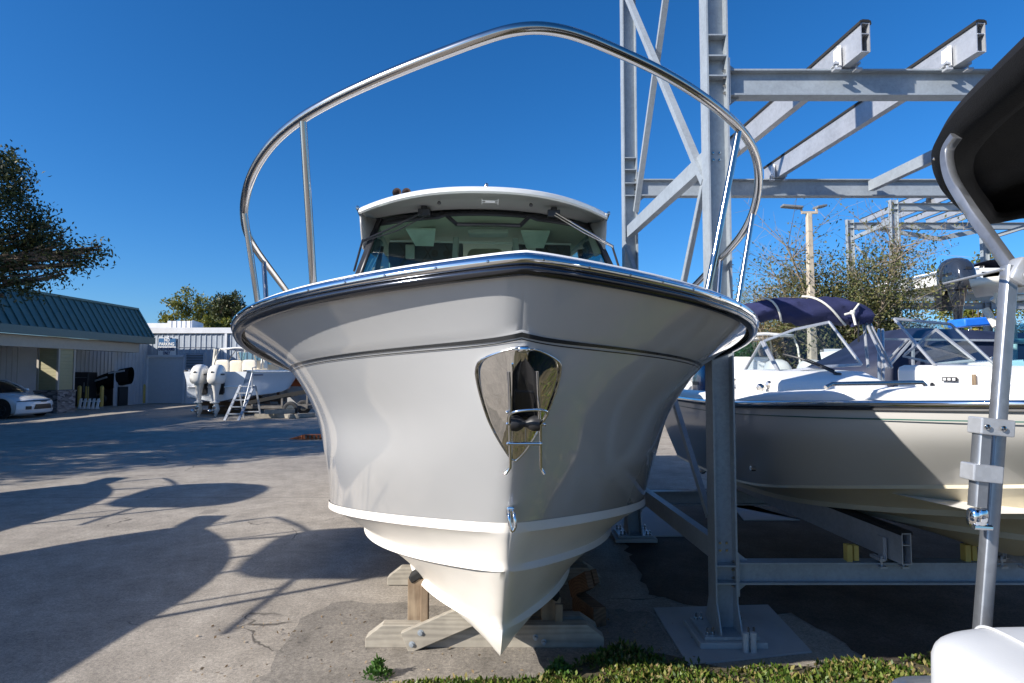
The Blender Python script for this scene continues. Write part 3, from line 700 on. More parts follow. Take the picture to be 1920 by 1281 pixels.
# saloon interior seen through the glass
it = MB(); it.grid([[fr(s_, x, z) for x in (-1.1, 1.1)] for s_, z in ((3.0, 2.46), (3.7, 2.56), (3.9, 2.40), (3.95, 1.7))]); obj('dash', it, M_dash, boat, ang=0)
it = MB(); it.box(fr(5.75, 0, 2.2), (2.2, .06, 1.0), Rz(atan2(-ax.x, ax.y)));
for sg in (-1, 1): it.box(fr(5.72, sg * .95, 2.9), (.30, .05, .7), Rz(.08))
obj('aft_bulkhead', it, M_liner, boat, bev=.01)
zl = lambda py, s_: (zat(py, (BY + s_) * KS) - CZ) / KS + CZ
M_slate = pm('slate_vinyl', (.035, .05, .075), .45)
for x0, x1 in ((-1.0, -.20), (.34, .98)):
    t_ = zl(457, 4.4); it = MB(); it.add([fr(4.4, x0, 2.4), fr(4.4, x1, 2.4), fr(4.4, x1, t_), fr(4.4, x0, t_), fr(4.55, x0, 2.4), fr(4.55, x1, 2.4), fr(4.55, x1, t_), fr(4.55, x0, t_)], [(0, 1, 2, 3), (4, 7, 6, 5), (3, 2, 6, 7), (0, 3, 7, 4), (1, 5, 6, 2)])
    st = obj('helm_seat', it, M_slate, boat, bev=.02)
    w_ = (x1 - x0); it = MB()
    for k_ in range(3): it.tube([fr(4.39, x0 + w_ * (.15 + .3 * k_), t_ - .02), fr(4.39, x0 + w_ * (.30 + .3 * k_), t_ - .22)], .006, 6); it.tube([fr(4.39, x0 + w_ * (.30 + .3 * k_), t_ - .02), fr(4.39, x0 + w_ * (.15 + .3 * k_), t_ - .22)], .006, 6)
    obj('seat_stitch', it, M_black, st)['kind'] = 'stuff'
    sk_ = MB()
    for dx in (.62, .78): sk_.lathe([(.034, 0), (.040, .010), (.026, .012), (.0, .004)], fr(4.39, x0 + w_ * dx, zl(478, 4.4)), (0, -1, 0), 18)
    obj('seat_grommet', sk_, M_black, st)
    it = MB(); it.box(fr(4.3, x0 + w_ * .3, zl(475, 4.3)), (.10, .04, .16)); obj('helm_switch', it, pm('pale_switch', (.5, .52, .48), .5), boat, bev=.01)
it = MB(); it.bar(fr(4.38, -.98, zl(456, 4.38)), fr(4.38, .98, zl(456, 4.38)), .022, .018); obj('white_bar', it, M_white, boat)  # thin white bar spanning the view through the windscreen
it = MB()
for x0 in (-.62, .55): it.sheet([fr(4.0, x0 - .16, 3.235), fr(4.0, x0 + .14, 3.235), fr(4.25, x0 + .11, 3.12), fr(4.25, x0 - .08, 3.12)], .02, (0, 0, 1))
obj('window_pillar', it, pm('pale_green_sunvisor', (.62, .70, .62), .4), boat, ang=0)
it = MB(); it.sell(fr(4.8, .06, zl(485, 4.8) - .22), (.46, .10, .7), .3); obj('cabin_door', it, M_liner, boat)
it = MB(); wl = fr(3.75, -.0, 2.5)
it.lathe([(.18, -.012), (.195, 0), (.18, .012)], fr(3.85, .55, 2.6), (0, -.6, .8), 24); obj('steering_wheel', it, M_black, boat)
it = MB()
for x in (-.30, .36): it.bar(fr(3.75, x, 2.5), fr(3.95, x * .9, 3.15), .06, .05)
it.box(fr(3.9, .05, 3.19), (.42, .2, .05)); obj('overhead_box', it, pm('grey_trim', (.33, .34, .33), .5), boat, bev=.01)
it = MB(); it.box(fr(3.45, -.75, 2.56), (.36, .3, .02)); it.box(fr(3.45, .55, 2.57), (.5, .3, .02)); it.box(fr(3.62, .55, 2.66), (.5, .06, .2), Rx(-.5)); obj('instrument_panel', it, M_black, boat)

# ================================================================== TIMBER CRADLES
def cradle(Y, x0, x1, label, posts, brace=None, rot=0.0, zc=0):
    cx = (x0 + x1) / 2; t = thing('boat_cradle', label, 'boat cradle', (cx, Y, 0), 0, 'timber cradles under the grey cabin cruiser')
    def tim(y, xa, xb, h=.15, d=.09):
        g = MB(); c = .11
        pts = [(xa, y, .006), (xb, y, .006), (xb, y, h * .45), (xb - c, y, h), (xa + c, y, h), (xa, y, h * .45)]
        g.sheet(pts, d, (0, 1, 0)); return g
    b = obj('base_beam', tim(Y - .13, x0, x1), M_wood, t, bev=.004, ang=0); obj('base_beam', tim(Y + .06, x1 - .62, x1 - .02, .13), M_wood, t, bev=.004, ang=0)
    for px, h in posts:
        g = MB(); g.bar((px, Y, .02), (px, Y, h), .13, .10, up=(0, 1, 0)); g.bar((px + .05, Y - .062, .12), (px + .05, Y - .062, h - .04), .05, .025, up=(0, 1, 0)); obj('post', g, M_woodz, t, bev=.004, ang=0)
        g = MB(); g.box((px, Y, h + .02), (.12, .12, .05), Ry(.55 * (1 if px > cx else -1))); obj('pad', g, M_carpet, t, bev=.01)
    if brace:
        (a, b_) = brace; g = MB(); g.bar(a, b_, .14, .045, up=(0, -1, 0)); br = obj('brace_plank', g, M_wood, t, bev=.004, ang=0)
        d = (Vector(b_) - Vector(a)).normalized()
        for k, dn in ((.11, .025), (.05, -.025)):
            q = Vector(a) + d * k + Vector((0, -.022, dn)); g = MB(); g.lathe([(.020, 0), (.020, .003), (.012, .004), (.012, .012), (0, .013)], q, (0, -1, 0), 12); obj('bolt', g, M_galv, br)
    for dx, z in ((.275, .075), (.32, .045)):
        g = MB(); q = (cx + dx * 1.2, Y - .13, z); g.lathe([(.018, 0), (.018, .004), (.011, .005), (.011, .03), (0, .031)], q, (0, -1, 0), 12); obj('bolt', g, M_galv, b)
    return t
k = F / 1.0
cradle(4.11, -.955, .60, 'front timber cradle with diagonal plank and bolts below the cruiser stem', [(-.63, .42), (.26, .30)], ((-.69, 3.955, .055), (-.1, 3.955, .30)))
cradle(5.25, -1.05, .75, 'rear timber cradle half hidden behind the cruiser forefoot', [(-.72, .45), (.42, .45)])
wb = thing('wood_block', 'stacked old brown wood block standing right of the front timber cradle', 'wood block', (.56, 4.42, 0))
g = MB(); g.bar((.50, 4.62, .07), (.62, 4.3, .07), .10, .13); obj('lower_block', g, M_wooddark, wb, bev=.005, ang=0)
g = MB(); g.bar((.46, 4.66, .14), (.56, 4.40, .30), .05, .12); g.bar((.51, 4.68, .145), (.61, 4.44, .31), .045, .10); obj('leaning_block', g, M_wooddark, wb, bev=.005, ang=0)
# ================================================================== STORAGE RACK
XR, YF, YB = 1.432, 4.13, 6.52
SK = -.055                                   # the rack is turned a few degrees from the line of sight
def xs_(x, y): return x + SK * (y - YF)
rack = thing('boat_rack', 'tall galvanised steel boat storage rack with bolted columns beside the grey cruiser', 'boat rack', (XR, YF, 0))
HW = .15
def column(x, y, parent, H=7.6, stiff=(), base=.05, hw=HW):
    g = MB(); g.ibeam((x, y, base), (x, y, H), hw, .15, .012, .009, up=(1, 0, 0)); c = obj('column', g, M_galv, parent, ang=0)
    g = MB()
    for z in stiff: g.box((x, y - .040, z), (hw - .026, .068, .010)); g.box((x, y + .040, z), (hw - .026, .068, .010))
    if stiff: obj('stiffener_plate', g, M_galv, c, ang=0)
    return c
def col_base(x, y, c, plinth=True):
    if plinth:
        g = MB(); g.box((x, y, .034), (.44, .38, .04)); obj('grout_plinth', g, M_conc, c, bev=.006, ang=0)
    g = MB(); g.box((x, y, .067), (.36, .32, .022)); b = obj('base_plate', g, M_galv, c, bev=.003, ang=0)
    g = MB()
    for dx in (-.068, .068):
        for sg in (-1, 1):
            g.sheet([(x + dx - .005, y + sg * .077, .08), (x + dx - .005, y + sg * .15, .08), (x + dx - .005, y + sg * .15, .10), (x + dx - .005, y + sg * .08, .26)], .01, (1, 0, 0))
    obj('gusset', g, M_galv, c, ang=0)
    for dx in (-.15, -.115, .12, .155):
        for dy in (-.12, .12):
            g = MB(); g.lathe([(.014, 0), (.014, .014), (.008, .015), (.008, .045), (0, .046)], (x + dx, y + dy, .078), (0, 0, 1), 8); obj('anchor_bolt', g, M_steel, c)
zt0, zt1 = zat(190, YF + .05, 1400), zat(129, YF - .05, 1400); zl0, zl1 = zat(1097, YF - .05, 1400), zat(1047, YF + .05, 1400)
cf = column(XR, YF, rack, stiff=[zat(76, YF, 1330), zat(114, YF, 1330), zat(151, YF, 1330), zl1 - .015, zl0 + .015]); col_base(XR, YF, cf)
XB = xs_(XR, YB)
cb = column(XB, YB, rack, stiff=[zat(y, YB, 1190) for y in (300, 322, 347, 370)]); col_base(XB, YB, cb)
XE = 6.9
for y in (YF, YB):
    c = column(XE, y, rack); col_base(XE, y, c)
g = MB()
for (dx, dz) in ((-.02, 0), (.025, 0), (-.02, -.05), (.025, -.05)):
    g.sell((XR + dx, YF - .010, zat(288, YF, 1340) + dz), (.018, .012, .018), .6, 8); g.sell((XR + dx, YF - .010, zat(1017, YF, 1360) + dz), (.018, .012, .018), .6, 8)
bo = obj('bolt_group', g, M_steel, cf)
def rbeam(x0, y, z0, z1, name='cross_beam'):
    zc = (z0 + z1) / 2; g = MB(); g.ibeam((x0 + .088, y, zc), (XE - .088, y, zc), z1 - z0, .10, .012, .008); b = obj(name, g, M_galv, rack, ang=0)
    g = MB(); g.box((x0 + .082, y, zc), (.010, .14, (z1 - z0) + .14))
    obj('end_plate', g, M_galv, b, ang=0); g = MB()
    for sg in (-1, 1): g.sheet([(x0 + .09, y - .005, zc + sg * (z1 - z0) / 2 + sg * .002), (x0 + .17, y - .005, zc + sg * (z1 - z0) / 2 + sg * .002), (x0 + .09, y - .005, zc + sg * ((z1 - z0) / 2 + .066))], .010, (0, 1, 0))
    obj('gusset', g, M_galv, b, ang=0)
    g = MB()
    for dz in (-.08, -.027, .027, .08): g.lathe([(.012, 0), (.012, .011), (.007, .012), (.007, .02)], (x0 + .062, y - .045, zc + dz), (-1, 0, 0), 6)
    obj('bolt_group', g, M_steel, b); return b
rbeam(XR, YF, zt0, zt1); rbeam(XB, YB, zt0, zt1); rbeam(XR, YF, zl0, zl1); rbeam(XB, YB, zl0, zl1)
def strut(p0, p1, h=.13, wd=.065, nm='strut'):
    g = MB(); a, b = wd / 2, h / 2
    g.poly(p0, p1, [(-a, -b), (a, -b), (a, -b + .008), (-a + .008, -b + .008), (-a + .008, b - .008), (a, b - .008), (a, b), (-a, b)]); return obj(nm, g, M_galv, rack, ang=0)
def yz(x, y, z): return (xs_(x, y), y, z)
za = zat(424, YB - .09, 1190) - .06
strut(yz(XR - .02, YF + .08, za), yz(XR - .02, YB - .08, za), .125); strut(yz(XR - .02, YF + .08, .58), yz(XR - .02, YB - .08, .58), .14)
strut((4.05, YF + .08, zt1 - .09), (3.93, YB - .08, zt1 - .09), .11)
def brace(p0, p1):
    g = MB(); a = .027; g.poly(p0, p1, [(-a, -a), (a, -a), (a, -a + .007), (-a + .007, -a + .007), (-a + .007, a), (-a, a)], up=(1, 0, 0)); obj('cross_brace', g, M_galv, rack, ang=0)
for y0, z0, y1, z1, dx in ((4.2, 3.15, 6.45, 6.05, -.05), (6.45, 3.55, 4.2, 6.95, .05), (6.45, 3.2, 4.2, .80, -.05), (4.2, 3.60, 6.45, .40, .05)): brace(yz(XR + dx, y0, z0), yz(XR + dx, y1, z1))
def bunk(x, y0, y1, z, parent, sk=0.0):
    """hollow two-cell aluminium plank on edge with carpet on its top"""
    g = MB(); wd, h, t = .062, .20, .006; X = lambda y: x + sk * (y - YF)
    for sx in (-1, 1): o_ = sx * (wd / 2 - t / 2); g.bar((X(y0) + o_, y0, z + h / 2), (X(y1) + o_, y1, z + h / 2), t, h)
    for dz in (t / 2, h * .62, h - t / 2): g.bar((X(y0), y0, z + dz), (X(y1), y1, z + dz), wd - 2 * t - .001, t)
    b = obj('bunk', g, M_alu, parent, ang=0)
    g = MB(); sec = [(-.038, -.012), (-.031, .002), (.031, .002), (.038, -.012), (.041, -.012), (.038, .012), (.02, .020), (-.02, .020), (-.038, .012), (-.041, -.012)]
    g.poly((X(y0), y0 - .005, z + h), (X(y1), y1 + .005, z + h), sec); obj('bunk_carpet', g, M_carpet, b)
    return b
def bracket(x, y, z, b, m):
    g = MB(); g.box((x - .045, y - .03, z + .075), (.006, .09, .15)); g.box((x - .070, y - .03, z + .004), (.06, .09, .007)); g.box((x - .053, y - .06, z + .075), (.012, .006, .15))
    obj('bunk_bracket', g, m, b, ang=0)
    g = MB()
    for dx in (-.085, .06):
        g.bar((x + dx, y - .10, z + .012), (x + dx, y + .02, z + .012), .035, .016); obj('beam_clamp', g, M_alu, b, ang=0); g = MB()
        g.tube([(x + dx, y - .085, z - .04), (x + dx, y - .085, z + .035)], .007, 8); g.box((x + dx, y - .088, z - .034), (.045, .045, .014)); obj('clamp_bolt', g, M_alu, b, ang=0); g = MB()
for x in (2.335, 3.105):
    b = bunk(x, 3.87, YB + .2, zt1 + .006, rack, SK - .02)
    bracket(x, YF, zt1 + .006, b, M_white); bracket(x + (SK - .02) * (YB - YF), YB, zt1 + .006, b, M_white)
for x in (2.545, 3.345):
    b = bunk(x, 3.93, YB + .25, zl1 + .035, rack, SK)
    g = MB(); g.box((x - .26, YF, zl1 + .055), (.035, .05, .11)); g.box((x - .215, YF, zl1 + .055), (.03, .05, .10)); obj('guide_block', g, M_yellow, b, ang=0)
    bracket(x, YF, zl1 + .02, b, M_alu)
cp_ = MB()
for px in (1377, 1391): cp_.lathe([(.018, 0), (.018, .10), (.021, .10), (.021, .125), (0, .127)], (XR + (px - 1360) / F * 3.95, YF - .225, .01), (0, 0, 1), 14)
obj('conduit_stub', cp_, pm('grey_pvc', (.42, .42, .42), .5), cf)
# ================================================================== BOAT ON THE LOWER RACK
def fr2(s, wv, z): return Vector((3.1 + wv, 2.4 + s, z))
b2 = thing('bowrider', 'ivory hulled walk through boat with open windscreen resting on the lower rack bunks', 'boat', (3.1, 5.2, .6), 0)
SE2 = 5.35; Q2 = dict(sheer=(-.03, 1.6742, 1.2424, 2.3764, 3.1985, .0521, 0), ma=(.07, 1.50, 1.215, 2.35, 3.05, .10, .002), ch=(.3492, 1.2961, 1.0303, 2.0822, 2.1989, .2118, .0097),
                     s1=(.60, 1.05, .80, 2.1, 2.0, .20, .02), s2=(.92, .84, .46, 1.7, 1.9, .12, .02))
C2 = {k_: curve(q, SE2, 64, .03, .95) for k_, q in Q2.items()}
g = MB(); both(g, [crsec([(a[0], a[1], a[2] - .02), m_, c], 7) for a, m_, c in zip(C2['sheer'], C2['ma'], C2['ch'])], fr2); obj('hull_side', g, M_creamhull, b2, ang=30, merge=.001)
kk = [(.92, .84), (1.1, .74), (1.35, .665), (1.7, .63), (2.2, .61), (SE2, .60)]; kc2 = [(s, 0., float(np.interp(s, [a for a, _ in kk], [b for _, b in kk]))) for s, _, _ in C2['s2']]
g = MB(); chb2 = off(C2['ch'], .004, -.02); chi2 = off(C2['ch'], -.05, -.03)
a1, b1, c1 = strake(C2['s1']); a2, b2_, c2 = strake(C2['s2'])
for pa, pb, n_ in ((C2['ch'], chb2, 1), (chb2, chi2, 1), (chi2, a1, 4), (a1, b1, 1), (b1, c1, 1), (c1, a2, 4), (a2, b2_, 1), (b2_, c2, 1), (c2, kc2, 4)): both(g, [row_lerp(x, y, n_) for x, y in zip(pa, pb)], fr2)
obj('hull_bottom', g, M_creambot, b2, ang=30, merge=.0015)
g = MB(); g.quad(*([fr2(*C2[k_][-1]) for k_ in ('sheer', 'ma', 'ch', 's1', 's2')] + [fr2(*kc2[-1])] + [fr2(C2[k_][-1][0], -C2[k_][-1][1], C2[k_][-1][2]) for k_ in ('s2', 's1', 'ch', 'ma', 'sheer')])); obj('transom', g, M_creamhull, b2, ang=0)
LP2 = loop_of(C2['sheer'])
g = MB(); sweep(g, LP2, [(-.02, .02), (.012, .018), (.024, .006), (.024, -.010), (.012, -.024), (-.01, -.026)], fr2); rub2 = obj('rub_rail', g, M_chrome, b2, ang=50)
g = MB(); sweep(g, LP2, [(.004, -.026), (.014, -.028), (.016, -.038), (0, -.040)], fr2); obj('rub_strip', g, M_rubber, rub2)
g = MB(); sweep(g, LP2, [(.003, -.085), (.003, -.092)], fr2); obj('pinstripe', g, pm('green_pinstripe', (.02, .09, .07), .4), b2)
# deck, cabin top and coaming
g = MB(); sweep(g, LP2, [(.004, .02), (-.004, .055), (-.03, .075), (-.14, .09), (-.17, .06), (-.34, -.36)], fr2); obj('gunwale', g, M_deck, b2, ang=50)
g = MB(); rows = []
for s in np.linspace(.02, 1.0, 24):
    wv, z = cpos(Q2['sheer'], s); we = max(.01, wv - .13); zc = .015
    rows.append([fr2(s + .12 * exp(-wv / .2), we * v_, z + .08 + zc * (1 - abs(v_) ** 3.5)) for v_ in np.linspace(-1, 1, 25)])
g.grid(rows); obj('foredeck', g, M_deck, b2, ang=50)
g = MB(); g.quad(fr2(.8, -.6, 1.05), fr2(.8, .6, 1.05), fr2(2.9, 1.0, 1.0), fr2(2.9, -1.0, 1.0)); g.quad(fr2(2.9, -1.0, 1.0), fr2(2.9, 1.0, 1.0), fr2(5.3, 1.0, 1.0), fr2(5.3, -1.0, 1.0)); obj('cockpit_sole', g, M_deck, b2, ang=0)
DK = lambda x, y: zat(y, 1)
def console(x0, x1, y0, y1, ztop, zfwd, nm):
    g = MB(); P = [(x0, y0, 1.2), (x1, y0, 1.2), (x1, y1, 1.2), (x0, y1, 1.2), (x0 + .02, y0, zfwd), (x1 - .02, y0, zfwd), (x1 - .02, y0 + .28, ztop), (x0 + .02, y0 + .28, ztop), (x1, y1, ztop + .02), (x0, y1, ztop + .02)]
    g.add(P, [(0, 1, 5, 4), (4, 5, 6, 7), (7, 6, 8, 9), (1, 2, 8, 6, 5), (0, 4, 7, 9, 3), (2, 3, 9, 8)]); return obj(nm, g, M_deck, b2, bev=.05, ang=40)
console(2.0, 2.90, 4.55, 5.4, 1.80, 1.72, 'passenger_console'); hc = console(3.46, 4.12, 4.2, 5.4, 1.84, 1.76, 'helm_console')
g = MB(); g.box((3.452, 4.72, 1.74), (.006, .16, .035)); hp = obj('badge_plate', g, M_black, hc, ang=0)
g = MB()
for dy in (-.05, 0, .05): g.box((3.447, 4.72 + dy, 1.74), (.004, .028, .018))
obj('badge_mark', g, M_white, hp, ang=0)
g = MB(); g.lathe([(.022, 0), (.022, .006), (.012, .008)], (3.455, 4.92, 1.69), (-1, 0, 0), 14); obj('switch_cover', g, M_black, hc)
g = MB(); g.box((3.45, 4.47, 1.67), (.012, .03, .22)); obj('teak_strip', g, M_woodz, hc, ang=0)
# windscreens: four framed panes
def pane(pts, nm, thick=.011, extra=None):
    P = [Vector(p) for p in pts]; g = MB(); g.quad(*P); gl = obj('pane', g, M_glassc, None)
    g = MB()
    for i in range(len(P)): g.bar(P[i], P[(i + 1) % len(P)], thick * 2, thick * 1.6, up=(.3, -1, .4))
    fo = obj(nm, g, M_alu, b2, ang=0); gl.parent = fo; gl.data.transform(wmat(b2).inverted()); return fo
def q3(px, py, Y): return at(px, py, Y)
pane([q3(1432, 640, 5.55), q3(1490, 618, 5.55), q3(1555, 604, 5.55), q3(1615, 684, 5.0), q3(1540, 688, 4.92), q3(1462, 699, 5.02)], 'front_windscreen')
pane([q3(1428, 641, 5.56), q3(1460, 699, 5.04), q3(1378, 727, 5.75)], 'side_windscreen')
pane([q3(1677, 598, 5.5), q3(1783, 608, 5.55), q3(1872, 690, 5.05), q3(1752, 684, 4.95)], 'front_windscreen')
pane([q3(1755, 618, 5.25), q3(1694, 668, 5.62), q3(1758, 683, 5.3), q3(1828, 676, 5.1)], 'centre_windscreen')
g = MB(); g.tube([q3(1755, 618, 5.3), q3(1697, 664, 5.9)], .012, 8); g.tube([q3(1702, 636, 5.9), q3(1668, 672, 6.1)], .012, 8); obj('windscreen_stay', g, M_alu, b2)
g = MB(); g.tube([q3(1573, 702, 4.75), q3(1500, 672, 4.98), q3(1468, 664, 5.05)], .009, 8); g.tube([q3(1565, 695, 4.8), q3(1512, 673, 4.93)], .006, 8); g.sell(q3(1570, 702, 4.75), (.06, .04, .03), .6, 10); obj('wiper', g, M_black, b2)
g = MB(); g.tube([q3(1548, 727, 3.9), q3(1560, 720, 3.92), q3(1730, 717, 3.85), q3(1736, 724, 3.85)], .014, 10); obj('grab_rail', g, M_steel, b2, ang=60)
for px, py in ((1427, 727), (1444, 722)):
    g = MB(); g.lathe([(.03, 0), (.03, .02), (.018, .03), (.012, .05)], q3(px, py, 4.7), (-.7, -.6, .2), 14); obj('deck_fitting', g, M_steel, b2)
for px, py, Y in ((1395, 812, 4.95), (1405, 876, 5.0)):
    g = MB(); c = at(px, py, Y); wv = 1.05; c.x = 3.1 - cpos(Q2['ch'], c.y - 2.4)[0] - .11; c = Vector((c.x, c.x / ((px - 960) / F), c.z)); g.lathe([(.022, -.03), (.022, .006), (.014, .01), (.010, -.002)], c, (-1, -.1, 0), 14); obj('through_hull', g, M_chrome, b2)
# folded navy bimini on its bows
g = MB(); rows = []
RP = [(2.25, 6.20, zat(588, 6.2), .05, .06), (2.5, 6.2, zat(586, 6.2), .10, .10), (2.75, 6.2, zat(580, 6.2), .11, .11), (3.0, 6.2, zat(584, 6.2), .13, .135), (3.3, 6.2, zat(584, 6.2), .13, .14), (3.55, 6.2, zat(587, 6.2), .12, .12), (3.72, 6.2, zat(594, 6.2), .09, .075)]
pts = cr([(a, b, c) for a, b, c, _, _ in RP], 7); rr1 = cr([(a, b, 0) for _, _, _, a, b in RP], 7)
for i, p in enumerate(pts):
    row = []
    for k_ in range(22):
        t = 2 * pi * k_ / 22; wr = 1 + .09 * sin(5 * t + i * .42) + .06 * sin(9 * t - i * .8) + .05 * sin(13 * t + i * 1.3)
        row.append(p + Vector((0, cos(t) * rr1[i].x * wr, sin(t) * rr1[i].y * wr)))
    rows.append(row)
g.grid(rows, True); g.sheet([(3.48, 6.12, zat(580, 6.1)), (3.70, 6.12, zat(588, 6.1)), (3.62, 6.12, zat(605, 6.1)), (3.50, 6.12, zat(613, 6.1))], .05, (0, 1, 0)); bim = obj('folded_bimini', g, M_navy, b2, ang=70)
g = MB()
for a, b in (((2.62, -1), (2.78, 1)), ((3.02, -1), (3.44, 1))):
    P_ = []
    for k_ in range(13):
        t = pi * (.02 + .86 * k_ / 12); x = a[0] + (b[0] - a[0]) * k_ / 12; i = min(len(pts) - 1, max(0, int(np.argmin([abs(p.x - x) for p in pts])))); p = pts[i]
        P_.append((x, p.y - sin(t) * (rr1[i].x + .02), p.z + cos(t) * (rr1[i].y + .02)))
    g.tube(P_, .011, 8)
q = (3.45, 6.03, zat(586, 6.03)); g.tube([q, (3.46, 6.0, q[2] - .13)], .012, 8); g.tube([(3.38, 6.05, q[2] - .02), q, (3.54, 6.07, q[2] + .09)], .011, 8); g.sell(q, (.05, .04, .05), .8, 10)
obj('tie_rope', g, pm('white_rope', (.62, .60, .54), .9, bmp=.4, bscale=200), bim)
g = MB()
for a, b in ((q3(1622, 602, 6.2), q3(1663, 690, 5.6)), (q3(1628, 600, 6.25), q3(1672, 690, 5.75)), (q3(1620, 606, 6.25), q3(1628, 690, 5.9)), (q3(1648, 618, 6.5), q3(1649, 722, 5.5)), (q3(1655, 618, 6.5), q3(1656, 722, 5.5))): g.tube([a, b], .014, 8)
obj('bimini_bow', g, M_alu, b2)
g = MB(); g.tube([q3(1610, 598, 6.1), q3(1609, 640, 6.1)], .008, 6); g.sell(q3(1610, 637, 6.1), (.02, .02, .06), .8, 8); obj('bimini_strap', g, M_black, b2)
def outboard(parent, x, y, z, m, k_=1.0, rot=0.0, tilt=0., detail=True, name='outboard_motor'):
    """outboard motor: leg (part) with cowl, bracket and propeller sub-parts; local aft = +y turned by rot"""
    o = Vector((x, y, z)); M = Rz(rot) @ Rx(tilt)
    T = lambda a, b, c: o + M @ Vector((a * k_, b * k_, c * k_))
    g = MB(); rows = []
    for zz_, hx, y0, y1 in ((.02, .12, -.16, .24), (-.12, .10, -.14, .20), (-.30, .07, -.08, .14), (-.55, .045, -.06, .12), (-.60, .11, -.10, .30), (-.62, .11, -.10, .30), (-.66, .035, -.10, .13), (-.80, .05, -.18, .16), (-.86, .055, -.2, .2), (-.92, .03, -.15, .14), (-1.05, .012, -.04, .12), (-1.07, .005, 0, .10)):
        yc, hy = (y0 + y1) / 2, (y1 - y0) / 2; rows.append([T(hx * math.copysign(abs(cos(t)) ** .7, cos(t)), yc + hy * math.copysign(abs(sin(t)) ** .7, sin(t)), zz_) for t in np.linspace(0, 2 * pi, 17)[:-1]])
    g.grid(rows, True); g.add(rows[0], [tuple(range(16))]); leg = obj(name, g, m, parent, ang=50)
    g = MB(); rows = []
    for zz_, hx, y0, y1, e in ((.0, .15, -.24, .30, .55), (.06, .19, -.30, .36, .5), (.16, .205, -.33, .38, .5), (.34, .205, -.33, .35, .5), (.48, .19, -.30, .30, .55), (.57, .16, -.24, .22, .6), (.62, .10, -.15, .12, .7), (.635, .01, -.02, .0, 1)):
        yc, hy = (y0 + y1) / 2, (y1 - y0) / 2; rows.append([T(hx * math.copysign(abs(cos(t)) ** e, cos(t)), yc + hy * math.copysign(abs(sin(t)) ** e, sin(t)), zz_) for t in np.linspace(0, 2 * pi, 25)[:-1]])
    g.grid(rows, True); obj('cowl', g, m, leg, ang=60)
    if detail:
        g = MB(); g.box(T(0, -.26, -.12), (.22 * k_, .12 * k_, .5 * k_), M); g.box(T(-.12, -.3, -.15), (.04 * k_, .2 * k_, .36 * k_), M); g.box(T(.12, -.3, -.15), (.04 * k_, .2 * k_, .36 * k_), M); obj('mount_bracket', g, M_black, leg, bev=.01)
        g = MB()
        for k2 in range(3):
            a = 2 * pi * k2 / 3; g.sell(T(.10 * cos(a), .25, -.86 + .10 * sin(a)), (.13 * k_, .03 * k_, .10 * k_), .9, 10, M @ Ry(-a) @ Rx(.5))
        g.lathe([(.05 * k_, 0), (.045 * k_, .1 * k_), (.02 * k_, .14 * k_)], T(0, .19, -.86), M @ Vector((0, 1, 0)), 12); obj('propeller', g, M_steel, leg)
        g = MB(); g.box(T(-.206, .05, .30), (.006 * k_, .26 * k_, .05 * k_), M); g.box(T(.206, .05, .30), (.006 * k_, .26 * k_, .05 * k_), M); g.box(T(0, .352, .38), (.1 * k_, .006 * k_, .05 * k_), M); obj('cowl_decal', g, M_black, leg)
    return leg
outboard(b2, 2.66, 8.0, 1.36, M_bluecowl, .95)
g = MB(); sw_ = C2['sheer'][-1]; g.box((3.1, 7.72, 1.40), (2.1, .5, .06)); g.sell((2.3, 7.6, 1.47), (.62, .5, .10), .5); obj('swim_platform', g, M_deck, b2, bev=.02)
# ================================================================== PONTOON BOAT AT THE RIGHT EDGE
pb = thing('pontoon_boat', 'pontoon boat with black bimini top, aluminium canopy post and pale grey vinyl seat', 'boat', (2.1, -1.5, 0))
g = MB(); HB = .22
rim_px = [(1955, 50), (1920, 85), (1850, 153), (1790, 214), (1757, 260), (1746, 295), (1757, 340), (1797, 385), (1822, 404)]
zc_ = 2.50
rim = [atz(x, y, zc_) for x, y in rim_px]
far = [atz(1920, 389, zc_), Vector((2.6, 2.50, zc_)), Vector((3.15, 2.2, zc_)), Vector((3.3, 1.4, zc_)), Vector((3.3, .2, zc_)), Vector((3.2, -.5, zc_)), Vector((1.2, -.5, zc_)), Vector((1.02, .3, zc_)), Vector((1.04, .9, zc_))]
full = cr(rim + far, 6, True); cen = Vector((2.15, 1.0, 0))
rows = []
for t, dz in ((1, 0), (.985, .035), (.95, .06), (.85, .09), (.6, .12), (.3, .14), (.02, .145)): rows.append([Vector((cen.x + (p.x - cen.x) * t, cen.y + (p.y - cen.y) * t, p.z + dz)) for p in full])
g.grid(rows, True); lip = []
for t, dz in ((1, 0), (.992, -.03), (.975, -.055), (.94, -.062), (.91, -.05), (.905, -.03)): lip.append([Vector((cen.x + (p.x - cen.x) * t, cen.y + (p.y - cen.y) * t, p.z + dz)) for p in full])
g.grid(lip, True)
under = []
for t, dz in ((.935, .03), (.85, .06), (.6, .09), (.3, .11), (.02, .115)): under.append([Vector((cen.x + (p.x - cen.x) * t, cen.y + (p.y - cen.y) * t, p.z + dz)) for p in full])
g.grid(under, True); can = obj('bimini_canopy', g, M_canvas, pb, ang=70)
g = MB()
for px, py in ((1752, 298), (1763, 340), (1813, 408)):
    p = atz(px, py, zc_ - .02); g.lathe([(.0045, 0), (.0055, .0015), (.004, .003), (0, .0035)], p + (Vector((0, 0, CZ)) - p).normalized() * .006, Vector((0, 0, CZ)) - p, 12)
obj('canopy_snap', g, M_chrome, can)
HG = at(1903, 512, 1.36)
arm = cr([at(1793, 255, 1.63), at(1776, 285, 1.66), at(1782, 330, 1.63), at(1810, 380, 1.56), at(1850, 437, 1.48), HG + Vector((.0, 0, .0))], 6)
